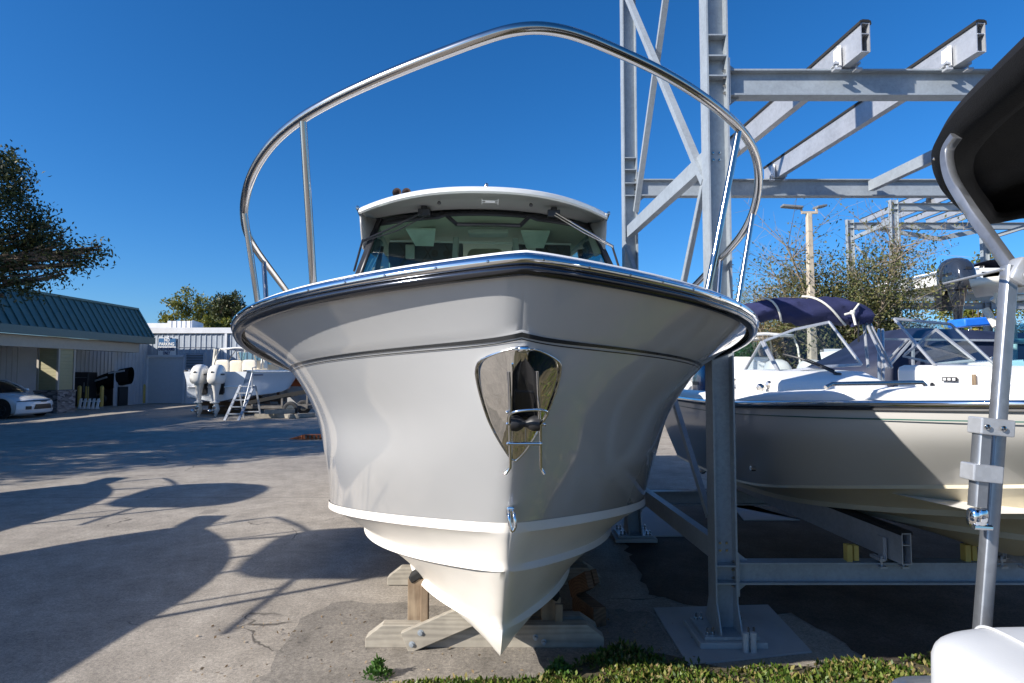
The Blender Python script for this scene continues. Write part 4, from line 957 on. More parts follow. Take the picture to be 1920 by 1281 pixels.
def sqtube(mb, pts, a):
    rows = []; u = None
    for i, p in enumerate(pts):
        t = (pts[min(i + 1, len(pts) - 1)] - pts[max(i - 1, 0)]).normalized(); y = Vector((0, 1, 0)); y = (y - t * y.dot(t)).normalized(); x = t.cross(y)
        rows.append([p + x * (cx * a) + y * (cy * a) for cx, cy in ((-.5, -.38), (-.38, -.5), (.38, -.5), (.5, -.38), (.5, .38), (.38, .5), (-.38, .5), (-.5, .38))])
    mb.grid(rows, True); mb.add(rows[0], [tuple(range(8))]); mb.add(rows[-1], [tuple(range(8))])
g = MB(); sqtube(g, arm, .026); fa = obj('canopy_frame', g, M_alupost, pb, ang=45)
g = MB(); PB_, PT_ = at(1841, 1185, 1.33), at(1893, 500, 1.36); sqtube(g, [PB_ + (PB_ - PT_) * .25, PB_.lerp(PT_, .5), PT_], .027); post = obj('canopy_post', g, M_alupost, pb, ang=45)
g = MB(); dv = (PT_ - PB_).normalized(); g.sell(HG + Vector((.004, -.006, .0)), (.046, .040, .062), .35, 16, Ry(.55)); g.lathe([(.009, 0), (.009, .004), (.004, .005)], HG + Vector((.004, -.028, -.01)), (0, -1, 0), 14); obj('hinge', g, M_alu, post)
g = MB(); g.tube([at(1882, 505, 1.30), at(1770, 532, 1.62)], .0032, 8); obj('canopy_strap', g, M_alu, post)
# latch tube clamped to the post
g = MB(); l0, l1 = at(1832, 950, 1.30), at(1843, 785, 1.30); sqtube(g, [l0, l1], .027); la = obj('latch_tube', g, M_alupost, pb, ang=45)
g = MB(); sl_ = (l1 - l0).normalized(); tilt = Ry(atan2(sl_.x, sl_.z))
for py, px, wd in ((800, 1858, .072), (886, 1840, .064)): g.box(at(px, py, 1.296), (wd, .042, .036), tilt)
cl_ = obj('clamp_plate', g, M_alu, la, bev=.003, ang=0)
g = MB()
for px, py in ((1851, 801), (1881, 804)): g.lathe([(.006, 0), (.006, .003), (.003, .004), (.002, .001)], at(px, py, 1.272), (0, -1, 0), 12)
obj('clamp_screw', g, M_steel, cl_)
g = MB(); jc = at(1832, 971, 1.29); g.sell(jc, (.034, .03, .042), .55, 16); g.sell(jc + Vector((.003, -.012, .006)), (.018, .014, .03), .5, 12); g.tube([jc + Vector((-.016, -.01, -.016)), jc + Vector((.02, -.012, -.018))], .006, 10); obj('jaw', g, M_chrome, la)
# seat, rail top, fence, floor, tubes
g = MB(); sc0 = at(1950, 1290, 1.12); g.sell((sc0.x + .30, 1.02, 1.19), (.94, .42, .235), .3, 40); g.sell((sc0.x + .30, .9, 1.05), (.9, .6, .3), .25, 32); seat = obj('seat_cushion', g, M_grayvinyl, pb, ang=70)
g = MB(); cx_, cy_, cz_ = sc0.x + .30, 1.02, 1.19; P_ = []
e_ = lambda x, e: math.copysign(abs(x) ** e, x)
for k_ in range(40):
    t = -pi / 2 + pi * k_ / 39; P_.append((cx_ - .94 / 2 * .72, cy_ + .421 / 2 * e_(cos(t + pi / 2), .3) * .985, cz_ + .236 / 2 * e_(sin(t + pi / 2), .3)))
g.tube([p for p in P_ if p[2] > 1.1], .003, 6); obj('seat_piping', g, M_grayvinyl, seat)
g = MB(); ac = at(1755, 1300, 1.17)
g.sell((ac.x + .06, ac.y - .04, ac.z - .045), (.24, .26, .05), .4, 28); rl_ = obj('rail_cap', g, M_hullw, pb, ang=70)
g = MB(); g.tube([(ac.x + .06 + .115 * e_(cos(t), .55), ac.y - .04 + .125 * e_(sin(t), .55), ac.z - .022) for t in np.linspace(0, 2 * pi, 33)[:-1]], .012, 10, closed=True); obj('rail_tube', g, M_alupost, rl_)
g = MB(); g.lathe([(.036, 0), (.040, .004), (.036, .008), (.030, .004), (.029, -.05), (0, -.05)], (ac.x + .07, ac.y - .05, ac.z - .02), (0, 0, 1), 20); obj('cup_holder', g, M_chrome, rl_)
g = MB(); g.box((2.1, -1.9, .66), (2.4, 6.2, .10)); obj('floor_deck', g, M_dash, pb, bev=.02)
g = MB()
for y in (1.16, -4.95): g.box((2.1, y, .90), (2.36, .03, .36))
for x in (.93, 3.27): g.box((x, -1.9, .90), (.03, 6.1, .36))
obj('fence_panel', g, pm('charcoal_panel', (.05, .052, .06), .3, coat=.4), pb, bev=.006)
g = MB()
for x in (1.3, 2.9): g.lathe([(.02, -4.8), (.2, -4.6), (.28, -4.2), (.28, .3), (.22, .8), (.1, 1.0), (.01, 1.05)], (x, 0, .33), (0, 1, 0), 24)
obj('pontoon_tube', g, M_alu, pb)

# ================================================================== TREES
def tree(name, label, cat, loc, H, blobs, nleaf, mat, trunk=.25, size=(.10, .2), group=None, seed=1, limbs=7, twig=0, wr=.45, lean=(0, 0)):
    t = thing(name, label, cat, loc, 0, group); r = random.Random(seed); rg = np.random.default_rng(seed); o = Vector(loc)
    g = MB(); top = max(b[2] for b in blobs); ctr = Vector((lean[0], lean[1], H * .42))
    tp = cr([o, o + Vector((lean[0] * .3, lean[1] * .3, H * .2)), o + ctr], 5); n = len(tp); g.tube(tp, [trunk * (1 - .45 * i / (n - 1)) * (1.25 if i == 0 else 1) for i in range(n)], 10)
    ends = [b for b in blobs]
    for b in ends[:limbs * 3]:
        e = o + Vector(b[:3]); s0 = o + ctr * r.uniform(.65, 1); m_ = s0.lerp(e, .5) + Vector((r.uniform(-.3, .3), r.uniform(-.3, .3), r.uniform(-.1, .4)))
        pts = cr([s0, m_, e], 5); g.tube(pts, [trunk * .30 * (1 - .88 * i / (len(pts) - 1)) for i in range(len(pts))], 6)
        for _ in range(3 + twig):
            q = e + Vector((r.gauss(0, 1), r.gauss(0, 1), r.gauss(.2, .8))).normalized() * b[3] * r.uniform(.6, 1.0); g.tube([m_.lerp(e, r.uniform(.2, .9)), e.lerp(q, .5) + Vector((0, 0, .05)), q], [trunk * .13, trunk * .08, trunk * .03], 4, caps=False)
    obj('trunk', g, M_bark, t, ang=60)
    W = np.array([b[3] ** 2 * (b[4] if len(b) > 4 else 1) for b in blobs]); W = W / W.sum(); idx = rg.choice(len(blobs), nleaf, p=W); B = np.array([b[:4] for b in blobs])[idx]
    d = rg.normal(size=(nleaf, 3)); d /= np.linalg.norm(d, axis=1)[:, None]; rad = rg.uniform(.12, 1, nleaf) ** .45
    # leaves gather in small sprays so that gaps stay open between them
    P = B[:, :3] + d * (rad * B[:, 3])[:, None]
    nc = max(8, nleaf // 26); cl = P[rg.choice(nleaf, nc)]; k_ = rg.integers(0, nc, nleaf); P = cl[k_] + rg.normal(size=(nleaf, 3)) * (B[:, 3] * .09 + .05)[:, None]
    leaves('crown', P + np.array(loc), d + np.array([0, 0, .25]), mat, t, size, wr, seed=seed)
    return t
M_oak = leafmat('oak_leaves', [(0, (.018, .030, .008)), (.5, (.045, .062, .016)), (.85, (.085, .095, .028)), (1, (.14, .12, .04))], .5, .25)
M_oak2 = leafmat('yellow_green_leaves', [(0, (.05, .075, .01)), (.5, (.14, .16, .02)), (1, (.30, .25, .035))], .55, .3)
M_scrub = leafmat('olive_leaves', [(0, (.03, .045, .010)), (.5, (.075, .09, .022)), (1, (.17, .15, .05))], .6, .25)
M_dry = leafmat('sparse_brown_leaves', [(0, (.07, .05, .025)), (.5, (.15, .115, .05)), (1, (.24, .17, .075))], .7, .2)
M_green = leafmat('bright_green_leaves', [(0, (.02, .06, .008)), (1, (.08, .16, .02))], .5, .3)
r = random.Random(21)
def crown(n, R_, zc, rz, rb, seed, xs=1.0):
    q = random.Random(seed); o = []
    while len(o) < n:
        d = Vector((q.uniform(-1, 1), q.uniform(-1, 1), q.uniform(-1, 1)))
        if .25 < d.length < 1: o.append((d.x * R_ * xs, d.y * R_, zc + d.z * rz, rb * q.uniform(.7, 1.25)))
    return o
# the oak whose limbs reach into the frame at the left
OL = Vector((-17.6, 13.5, 0)); bl = crown(16, 3.8, 7.2, 2.4, 1.15, 4)
for px, py, Y, rb in ((-60, 330, 14.2, .85), (-10, 350, 14.6, .75), (28, 345, 14.3, .50), (60, 405, 14.5, .5), (20, 415, 14.2, .7), (95, 440, 14.4, .42), (130, 480, 14.3, .36), (85, 490, 14.6, .46), (40, 480, 14.4, .6), (165, 480, 14.3, .26), (190, 470, 14.3, .14), (150, 500, 14.3, .22), (70, 450, 14.4, .5), (105, 465, 14.2, .40), (110, 520, 14.3, .26), (15, 520, 14.2, .34), (60, 530, 14.2, .28), (-40, 470, 14.2, .9), (10, 310, 14.4, .35), (0, 560, 14.2, .15)):
    q = at(px, py, Y) - OL; bl.append((q.x, q.y, q.z, rb, 2.2))
oak = tree('oak_tree', 'broad live oak reaching dark leafy branches over the green roof at the left edge', 'tree', OL, 9, bl[::-1], 36000, M_oak, .30, (.07, .14), seed=4, limbs=5)
# more oaks of the same row stand further left and throw the shade across the yard
M_oak_d = M_oak
ok2 = tree('oak_tree', 'live oak of the shade row standing left of the yard', 'tree', (-20.5, 8.0, 0), 9, crown(18, 3.6, 6.6, 2.3, 1.35, 9, 1.15), 15000, M_oak, .32, (.13, .26), 'live oaks left of the yard', 9)
for x, y, rz, s_ in ((-15.2, 10.8, 1.1, .88), (-27, 5.2, 2.3, 1.1), (-25, 13, .4, 1.15), (-32, 9, 2, 1.2)): dup(ok2, (x, y, 0), rz, None, None, (s_, s_, s_))
# trees behind the workshop roof
for i, (px, Y, zt, R_, m, lb) in enumerate(((358, 56, 9.3, 2.9, M_oak2, 'rounded yellow green tree crown rising behind the flat workshop roof'), (432, 52, 8.3, 2.0, M_oak, 'smaller darker tree behind the workshop roof next to the grey bow'), (404, 48, 6.3, 1.2, M_oak2, 'low bright yellow green tree poking over the workshop parapet'))):
    q = at(px, 697, Y); tree('background_tree', lb, 'tree', (q.x, Y, 0), zt, crown(15, R_ * .8, zt - R_ * .95, R_ * .75, R_ * .42, 30 + i), 8500, m, .3, (.16, .34), 'trees behind the workshop', 30 + i)
# bare-twigged bush tree at the right
def scrubby(name, label, loc, H, R_, nleaf, m, seed, tw=120, group=None, tr=.09):
    t = thing(name, label, 'tree', loc, 0, group); q = random.Random(seed); o = Vector(loc); g = MB(); tips = []
    for k_ in range(7):
        a = 2 * pi * k_ / 7 + q.uniform(-.3, .3); e = o + Vector((cos(a) * R_ * q.uniform(.3, .75), sin(a) * R_ * q.uniform(.3, .75), H * q.uniform(.6, .95)))
        m_ = o.lerp(e, .5) + Vector((q.uniform(-.2, .2), q.uniform(-.2, .2), .1)); P_ = cr([o, m_, e], 5); g.tube(P_, [tr * (1 - .85 * i / (len(P_) - 1)) for i in range(len(P_))], 6)
        for _ in range(tw // 7):
            s0 = P_[q.randrange(3, len(P_))]; d = Vector((q.gauss(0, 1), q.gauss(0, 1), q.gauss(.5, .7))).normalized(); L = R_ * q.uniform(.25, .75)
            b = s0 + d * L * .5 + Vector((0, 0, q.uniform(-.08, .1))); c = s0 + d * L + Vector((0, 0, q.uniform(-.1, .25))); g.tube([s0, b, c], [tr * .15, tr * .08, .003], 4, caps=False); tips += [b, c, b.lerp(c, .5)]
            for _ in range(3): f_ = b.lerp(c, q.random()); e2 = f_ + Vector((q.gauss(0, 1), q.gauss(0, 1), q.gauss(.4, .8))).normalized() * R_ * .22; g.tube([f_, e2], [.005, .002], 3, caps=False); tips.append(e2)
    obj('trunk', g, pm('pale_twig_bark', (.19, .155, .115), .9, var=.3, scale=8), t, ang=60)
    rg = np.random.default_rng(seed); T_ = np.array([tuple(p) for p in tips]); w_ = np.exp(-((T_[:, 2] - loc[2] - H * .58) / (H * .28)) ** 2 - ((T_[:, 0] - loc[0]) ** 2 + (T_[:, 1] - loc[1]) ** 2) / (R_ * .8) ** 2); w_ /= w_.sum()
    P = T_[rg.choice(len(T_), nleaf, p=w_)] + rg.normal(size=(nleaf, 3)) * R_ * .055
    leaves('crown', P, np.tile([[0, 0, .4]], (nleaf, 1)), m, t, (.05, .12), .45, seed=seed); return t
q = at(1590, 697, 16.5); scrubby('scrub_tree', 'half bare olive green scrub tree behind the folded navy bimini', (q.x, 16.5, 0), 5.5, 2.6, 42000, M_scrub, 5, 420)
q = at(1466, 697, 18.0); scrubby('scrub_tree', 'nearly leafless twiggy shrub left of the concrete light pole', (q.x, 18, 0), 4.4, 1.4, 7000, M_dry, 6, 220)
for i, (px, Y, H, R_, m, n, lb) in enumerate(((1412, 30, 6.6, 1.6, M_oak2, 7000, 'thin yellow leafed tree just right of the grey bow flare'), (1372, 33, 5.8, 1.3, M_oak2, 4500, 'slim sparse tree showing between steel column and bow rail'), (1448, 34, 5.2, 1.6, M_dry, 6500, 'sparse brown tree beyond the parked boats'), (1700, 34, 5.0, 2.2, M_dry, 9000, 'tawny dry shrub under the far rack'), (1770, 36, 4.6, 2.2, M_scrub, 9000, 'olive dry shrub under the far rack'), (1850, 31, 5.2, 2.0, M_dry, 8000, 'brown shrub near the right edge under the far rack'), (1640, 31, 4.4, 2.0, M_dry, 8000, 'brown twiggy shrub behind the navy pontoon cover'), (1560, 29, 4.2, 2.0, M_scrub, 9000, 'low olive shrub between the light pole and the scrub tree'), (1735, 28, 3.9, 1.8, M_oak2, 8000, 'yellow green shrub low beneath the far rack'), (1800, 29, 4.2, 2.0, M_scrub, 9000, 'dusty olive shrub beside the far light post'), (1905, 28, 4.6, 2.0, M_scrub, 9000, 'olive shrub behind the cream tower boat'), (1500, 32, 4.4, 2.0, M_dry, 8000, 'brown shrub directly beside the concrete light pole'))):
    q = at(px, 697, Y); scrubby('shrub', lb, (q.x, Y, 0), H, R_, n, m, 60 + i, 110, 'shrubs along the back of the yard', .06)
q = at(1418, 697, 26); tree('green_shrub', 'dense bright green shrub under the navy bimini', 'shrub', (q.x, 26, 0), 3.6, crown(8, 1.1, 2.4, .9, .7, 71), 3500, M_green, .1, (.10, .2), seed=71)
q = at(1835, 697, 27); tree('background_tree', 'round olive green tree behind the black outboard motor on the far rack', 'tree', (q.x, 27, 0), 6.8, crown(12, 1.9, 5.2, 1.4, .8, 72), 5200, M_oak2, .2, (.12, .25), seed=72)
# ================================================================== WORKSHOP WITH THE GREEN MANSARD
def siding(name, col, rib=.30, depth=.035, dirv='Y'):
    """ribbed sheet-metal cladding"""
    return pm(name, col, .45, var=.06, scale=2)
M_clad = siding('pale_blue_grey_cladding', (.35, .39, .44)); M_cladw = siding('white_cladding', (.62, .63, .65))
M_green_roof = pm('green_roof_metal', (.075, .128, .118), .45, var=.08, scale=2); M_fascia = pm('green_fascia', (.075, .125, .115), .45, var=.05)
M_beamc = pm('cream_beam', (.38, .345, .29), .6, var=.05); M_lap = pm('yellow_lap_siding', (.33, .30, .17), .6, var=.05); M_tan = pm('tan_wall', (.20, .15, .09), .7, var=.06)
def stone():
    m, n, l, b = newmat('stacked_stone'); v = tc(n); mp = n.new('ShaderNodeMapping'); mp.inputs['Scale'].default_value = (5, 5, 13); l.new(v, mp.inputs[0])
    vo = n.new('ShaderNodeTexVoronoi'); vo.inputs['Scale'].default_value = 1; l.new(mp.outputs[0], vo.inputs['Vector']); bw = n.new('ShaderNodeRGBToBW'); l.new(vo.outputs['Color'], bw.inputs[0])
    l.new(ramp(n, l, bw.outputs[0], [(.2, (.08, .07, .07)), (.8, (.30, .28, .27))]), b.inputs['Base Color']); bump(n, l, b, vo.outputs['Distance'], .8, .05); b.inputs['Roughness'].default_value = .9; return m
M_stone = stone()
def ribbed(mb, p0, p1, z0, z1, nrm, pitch=.30, d=.03, rib=.05):
    """vertical ribs on a wall from p0 to p1 (plan points)"""
    p0 = Vector((*p0, 0)); p1 = Vector((*p1, 0)); L = (p1 - p0).length; t = (p1 - p0) / L; n_ = Vector((*nrm, 0)); pts = []; x = 0
    while x < L:
        for dx, dd in ((0, 0), (pitch - rib * 2, 0), (pitch - rib * 1.5, d), (pitch - rib * .5, d)):
            if x + dx <= L: pts.append(p0 + t * (x + dx) + n_ * dd)
        x += pitch
    pts.append(p1); mb.grid([[p + Vector((0, 0, z)) for p in pts] for z in (z0, z1)]); return mb
shop = thing('workshop', 'single storey marine workshop with green metal mansard roof, cream beam and pale metal wing', 'building', (-22, 26, 0))
g = MB(); Y0, Y1 = 9.0, 32.1
XE_, XRG = -19.3, -20.2
g.quad((XE_, Y0, 3.62), (XE_, Y1, 3.62), (XRG, Y1 - .05, 5.15), (XRG, Y0, 5.15)); g.quad((XE_, Y1, 3.62), (-25, Y1, 3.62), (-25, Y1 - .05, 5.15), (XRG, Y1 - .05, 5.15)); g.quad((XRG, Y0, 5.15), (XRG, Y1, 5.15), (-25, Y1, 5.15), (-25, Y0, 5.15))
roof = obj('roof', g, M_green_roof, shop, ang=0)
g = MB(); y = Y0 + .3
while y < Y1:
    g.bar((XE_ + .012, y, 3.64), (XRG + .012, y, 5.15), .05, .07, up=(1, 0, .6)); y += .44
g.bar((XRG, Y0, 5.17), (XRG, Y1, 5.17), .16, .10); g.bar((XE_ + .01, Y1, 3.64), (XRG + .01, Y1 - .03, 5.16), .12, .09, up=(1, 0, .6)); obj('standing_seam', g, M_green_roof, roof, ang=0)
g = MB(); g.box((XE_ + .03, (Y0 + Y1) / 2, 3.45), (.10, Y1 - Y0 + .1, .34)); g.box((-21, Y1 + .02, 3.45), (3.5, .08, .34)); obj('fascia', g, M_fascia, roof, ang=0)
g = MB(); g.box((-19.9, (Y0 + 31.5) / 2, 3.03), (.45, 31.5 - Y0, .46)); obj('beam', g, M_beamc, shop, bev=.01, ang=0)
g = MB(); g.box((-20.9, (Y0 + Y1) / 2, 3.28), (2.6, Y1 - Y0 - .4, .02)); obj('soffit', g, M_beamc, shop, ang=0)
def pillar(y):
    g = MB(); g.box((-20.2, y, 1.95), (.84, .9, 1.9))
    for k_ in range(12): g.box((-20.2, y, 1.0 + .155 * k_ + .077), (.872, .932, .148), )
    p = obj('pillar', g, M_lap, shop, ang=0, bev=.008)
    g = MB()
    for sx in (-1, 1):
        for sy in (-1, 1): g.box((-20.2 + sx * .43, y + sy * .46, 1.92), (.09, .09, 1.86))
    obj('corner_trim', g, M_beamc, p, ang=0)
    g = MB(); g.box((-20.2, y, .46), (1.02, 1.08, .92)); g.box((-20.2, y, .95), (1.08, 1.14, .06)); obj('stone_base', g, M_stone, p, bev=.01, ang=0)
pillar(26.5); pillar(18.0)
g = MB(); g.box((-23.1, 18.5, 1.6), (.2, 19, 3.3)); g.box((-22.9, 24.3, 1.6), (.3, 1.5, 3.3)); obj('back_wall', g, M_tan, shop, ang=0)
g = MB(); ribbed(g, (-22.7, 25.4), (-22.7, 27.5), 0, 3.28, (1, 0)); ribbed(g, (-22.6, 29.6), (-22.6, 34.1), 0, 3.3, (1, 0)); ribbed(g, (-20.75, 31.2), (-20.75, 34.0), 0, 3.4, (1, 0)); g.quad((-23, 27.5, 0), (-22.6, 29.6, 0), (-22.6, 29.6, 3.3), (-23, 27.5, 3.3)); obj('metal_wall', g, M_clad, shop, ang=0)
g = MB(); g.box((-22.95, 24.2, 1.1), (.12, .95, 2.15)); dr = obj('entrance_door', g, M_black, shop, ang=0)
g = MB(); g.box((-22.87, 24.2, 1.25), (.02, .75, 1.6)); obj('door_pane', g, M_glassd, dr, ang=0)
# rear metal-clad wing facing the camera
YW = 34.0; g = MB()
def wx(px): return (px - 960) / F * YW
ribbed(g, (wx(258), YW), (wx(276), YW), 0, 4.05, (0, -1)); ribbed(g, (wx(347), YW), (wx(424), YW), 0, 4.05, (0, -1)); ribbed(g, (wx(276), YW), (wx(347), YW), 2.68, 4.05, (0, -1)); ribbed(g, (wx(424), YW), (-6, YW), 0, 4.05, (0, -1))
wing = obj('wing_wall', g, M_clad, shop, ang=0)
g = MB(); g.box(((wx(255) - 6) / 2, YW - .05, 4.14), (-6 - wx(255), .14, .32)); g.box(((wx(255) - 6) / 2, YW + 4, 4.0), (-6 - wx(255), 8, .1)); obj('parapet', g, M_cladw, wing, ang=0)
g = MB(); g.box((wx(262), YW - .07, 2.0), (.10, .08, 4.0)); g.box((wx(424), YW - .07, 2.0), (.13, .07, 4.0)); obj('downpipe', g, M_cladw, wing, ang=0)
rb = MB(); ribbed(rb, (at(314, 600, 38).x, 38), (at(360, 600, 38).x, 38), 4.0, zat(602, 38, 340), (0, -1)); ribbed(rb, (at(360, 600, 38).x, 38), (at(367, 600, 40).x, 41), 4.0, zat(600, 38, 360), (1, 0)); rb.quad((at(260, 600, 40).x, 40, 4), (at(314, 600, 40).x, 40, 4), (at(314, 600, 40).x, 40, zat(606, 40, 290)), (at(260, 600, 40).x, 40, zat(606, 40, 290)))
obj('rooftop_penthouse', rb, M_cladw, shop, ang=0)
gdr = MB(); x0, x1 = wx(278), wx(345)
gdr.box(((x0 + x1) / 2, YW + .10, 1.32), (x1 - x0, .05, 2.64))
for k_ in range(6): gdr.box(((x0 + x1) / 2, YW + .05, .225 + .43 * k_), (x1 - x0, .04, .418))
gd = obj('roller_door', gdr, pm('blue_white_door', (.50, .54, .58), .45, var=.04), shop, ang=0)
g = MB(); g.box((x0 - .07, YW - .02, 1.35), (.14, .12, 2.7)); g.box((x1 + .07, YW - .02, 1.35), (.14, .12, 2.7)); g.box(((x0 + x1) / 2, YW - .02, 2.68), (x1 - x0 + .1, .12, .14)); obj('door_frame', g, M_cladw, gd, ang=0)
g = MB(); xa, xb = wx(350), wx(384); g.box(((xa + xb) / 2, YW - .05, 2.40), (xb - xa, .06, .82))
lv = obj('louvre', g, pm('dark_louvre', (.07, .08, .09), .5), shop, ang=0)
g = MB()
for k_ in range(9): g.box(((xa + xb) / 2, YW - .10, 2.03 + .09 * k_), (xb - xa - .06, .05, .02), Rx(.6))
for x in (xa, xb): g.box((x, YW - .08, 2.40), (.06, .1, .9))
obj('louvre_slat', g, M_clad, lv, ang=0)
g = MB(); g.box((wx(366), YW - .05, .98), (.92, .06, 1.96)); pdr = obj('side_door', g, M_cladw, shop, ang=0)
g = MB(); g.box((wx(366), YW - .09, 1.02), (.42, .01, .42)); g.box((wx(368), YW - .09, 1.62), (.5, .01, .3)); obj('door_notice', g, pm('blue_notice', (.08, .16, .30), .5), pdr, ang=0)
g = MB(); g.lathe([(.05, 0), (.06, .05), (.03, .12)], (wx(318), YW - .06, 3.78), (0, -1, -.3), 10); obj('wall_lamp', g, M_white, shop)
g = MB(); g.box((-22.45, 29.2, 2.05), (.5, .75, .55)); acu = obj('air_conditioner', g, M_white, shop, bev=.03)
g = MB(); g.lathe([(.19, 0), (.19, .012), (.02, .014)], (-22.19, 29.3, 2.05), (1, 0, 0), 20); obj('fan_grille', g, M_black, acu)
# the sign
sg = thing('wall_sign', 'blue and white sign reading NO PARKING DELIVERIES ONLY above the roller door', 'sign', (wx(314), YW - .08, zat(650, YW, 314)))
SX, SZ = wx(314), zat(650, YW, 314); sw_ = wx(330) - wx(297); sh = zat(634, YW, 314) - zat(667, YW, 314)
g = MB(); g.box((SX, YW - .07, SZ), (sw_, .03, sh)); obj('sign_board', g, M_white, sg, ang=0, bev=.005)
g = MB(); g.box((SX, YW - .091, SZ + sh * .24), (sw_ * .96, .008, sh * .46)); obj('sign_panel', g, pm('sign_blue', (.015, .10, .24), .45), sg, ang=0)
M_sb = pm('sign_navy', (.012, .04, .16), .5)
for txt, dz, size, mm, wd in (('NO', .37, .30, M_white, .30), ('PARKING', .14, .28, M_white, .84), ('DELIVERIES', -.14, .34, M_sb, .90), ('ONLY', -.37, .34, M_sb, .40)):
    me = text_mesh(txt, 1.0, .004, 1.0, .022); xs_ = [v.co.x for v in me.vertices]; ys_ = [v.co.y for v in me.vertices]
    kx = sw_ * wd / (max(xs_) - min(xs_)); ky = sh * .185 / (max(ys_) - min(ys_)); cy0 = (max(ys_) + min(ys_)) / 2; cx0 = (max(xs_) + min(xs_)) / 2
    for v in me.vertices: v.co = Vector(((v.co.x - cx0) * kx, -.022 - v.co.z, (v.co.y - cy0) * ky + sh * dz))
    o = link('sign_lettering', me, mm, sg)
# bollards
bp = thing('bollard', 'faded yellow bollard', 'bollard', (0, 0, 0), 0, 'yellow bollards in front of the workshop'); g = MB(); g.lathe([(.085, 0), (.085, 1.0), (.075, 1.05), (.04, 1.09), (0, 1.1)], (0, 0, 0), (0, 0, 1), 16); obj('post', g, M_yellow, bp, ang=50)
g = MB(); g.lathe([(.11, 0), (.11, .02), (.088, .03)], (0, 0, 0), (0, 0, 1), 16); obj('base_collar', g, M_conc, bp)
BLP = [(269, 757, 'yellow bollard at the corner left of the roller door'), (345, 754, 'yellow bollard just right of the stacked black tyres'), (190, 764, 'third yellow bollard right of the stone based pillar, in front of the dark covered skiff'), (223, 760, 'yellow bollard at the right end of the covered skiff by the blue metal wall'), (148, 764, 'yellow bollard nearest the stone pillar behind white slats'), (162, 763, 'second yellow bollard from the stone pillar behind white slats')]
for i, (px, py, lb) in enumerate(BLP):
    p = atz(px, py, 0); o = bp if i == 0 else dup(bp, p, 0, lb); o.location = p; o['label'] = lb
# tyre stack, slats, covered skiff, black cabinet
ty = atz(331, 753.5, 0); ty.y = 33.5; ty.x = (335 - 960) / F * 33.5
def torus(mb, c, R1, r1, ax_=(0, 0, 1), seg=24, s2=10, sq=.6):
    c = Vector(c); ax_ = Vector(ax_).normalized(); u = ax_.orthogonal().normalized(); v = ax_.cross(u); rows = []
    f = lambda x: math.copysign(abs(x) ** sq, x)
    for k_ in range(seg + 1):
        a = 2 * pi * k_ / seg; d = u * cos(a) + v * sin(a); rows.append([c + d * (R1 + r1 * f(cos(b))) + ax_ * r1 * f(sin(b)) for b in [2 * pi * j / s2 for j in range(s2)]])
    return mb.grid(rows, True)
for k_ in range(7):
    g = MB(); torus(g, (0, 0, 0), .24, .115); o = obj('tyre', g, M_rubber, None, org=Vector((ty.x + .02 * ((k_ * 7) % 3 - 1), ty.y, .12 + .235 * k_)))
    tag(o, ['black tyre at the bottom of the stack by the roller door', 'black tyre second from the bottom of the stack by the roller door', 'black tyre third from the bottom of the stack by the roller door', 'black tyre in the middle of the stack by the roller door', 'black tyre third from the top of the stack by the roller door', 'black tyre second from the top of the stack by the roller door', 'black tyre on top of the stack by the roller door'][k_], 'tyre', 'tyres stacked by the roller door')
p = atz(161, 768, 0); t = thing('slatted_rack', 'low white slatted rack leaning at the foot of two yellow bollards', 'rack', (p.x, p.y, 0)); g = MB()
for k_ in range(5): g.bar((p.x - .42 + .21 * k_, p.y + .25, .50), (p.x - .28 + .21 * k_, p.y - .05, .03), .10, .04, up=(0, -1, .5))
obj('slat', g, M_white, t, ang=0); g = MB(); g.bar((p.x - .5, p.y + .24, .38), (p.x + .5, p.y + .24, .38), .05, .05); g.bar((p.x - .4, p.y + .03, .06), (p.x + .62, p.y + .03, .06), .05, .05); obj('rail', g, M_white, t, ang=0)
sk0 = at(203, 720, 31.8); t = thing('covered_skiff', 'small dark skiff under a black cover on a trailer in the carport', 'boat', (sk0.x, 31.8, 0)); g = MB(); rows = []
for k_ in range(13):
    s = k_ / 12; wv = .62 * sin(pi * min(1, .12 + s * .8)) ** .6; zt = 1.05 + .75 * s + .1 * sin(s * pi); rows.append([(sk0.x - 1.0 + 2.2 * s, 31.8 + wv * cos(a), zt - .1 + (.35 if sin(a) > 0 else .55) * sin(a)) for a in np.linspace(0, 2 * pi, 17)[:-1]])
g.grid(rows, True); obj('cover', g, M_canvas, t, ang=60); g = MB(); g.bar((sk0.x - .95, 31.2, 1.12), (sk0.x + .4, 31.1, 1.52), .09, .02, up=(0, -1, 0)); g.bar((sk0.x + .45, 31.1, 1.72), (sk0.x + 1.2, 31.25, 1.85), .09, .02, up=(0, -1, 0)); obj('stripe', g, M_clad, t, ang=0)
g = MB()
for x in (-.7, .0, .8): g.box((sk0.x + x, 31.8, .5), (.09, .7, 1.0))
g.lathe([(.26, -.1), (.30, -.06), (.30, .06), (.26, .1)], (sk0.x - .1, 31.45, .3), (0, 1, 0), 18); obj('trailer_frame', g, M_black, t, ang=0)
kb = at(160, 720, 31.0); t = thing('black_cabinet', 'tall black cabinet in the carport shade below the wall air conditioner', 'cabinet', (kb.x, 31.0, 0)); g = MB(); g.box((kb.x, 31, .9), (.75, .7, 1.75)); obj('body', g, M_black, t, bev=.02); g = MB(); g.box((kb.x + .2, 30.63, 1.0), (.04, .03, .5)); g.box((kb.x, 30.64, 1.5), (.6, .02, .03)); obj('handle', g, M_dash, t, ang=0)
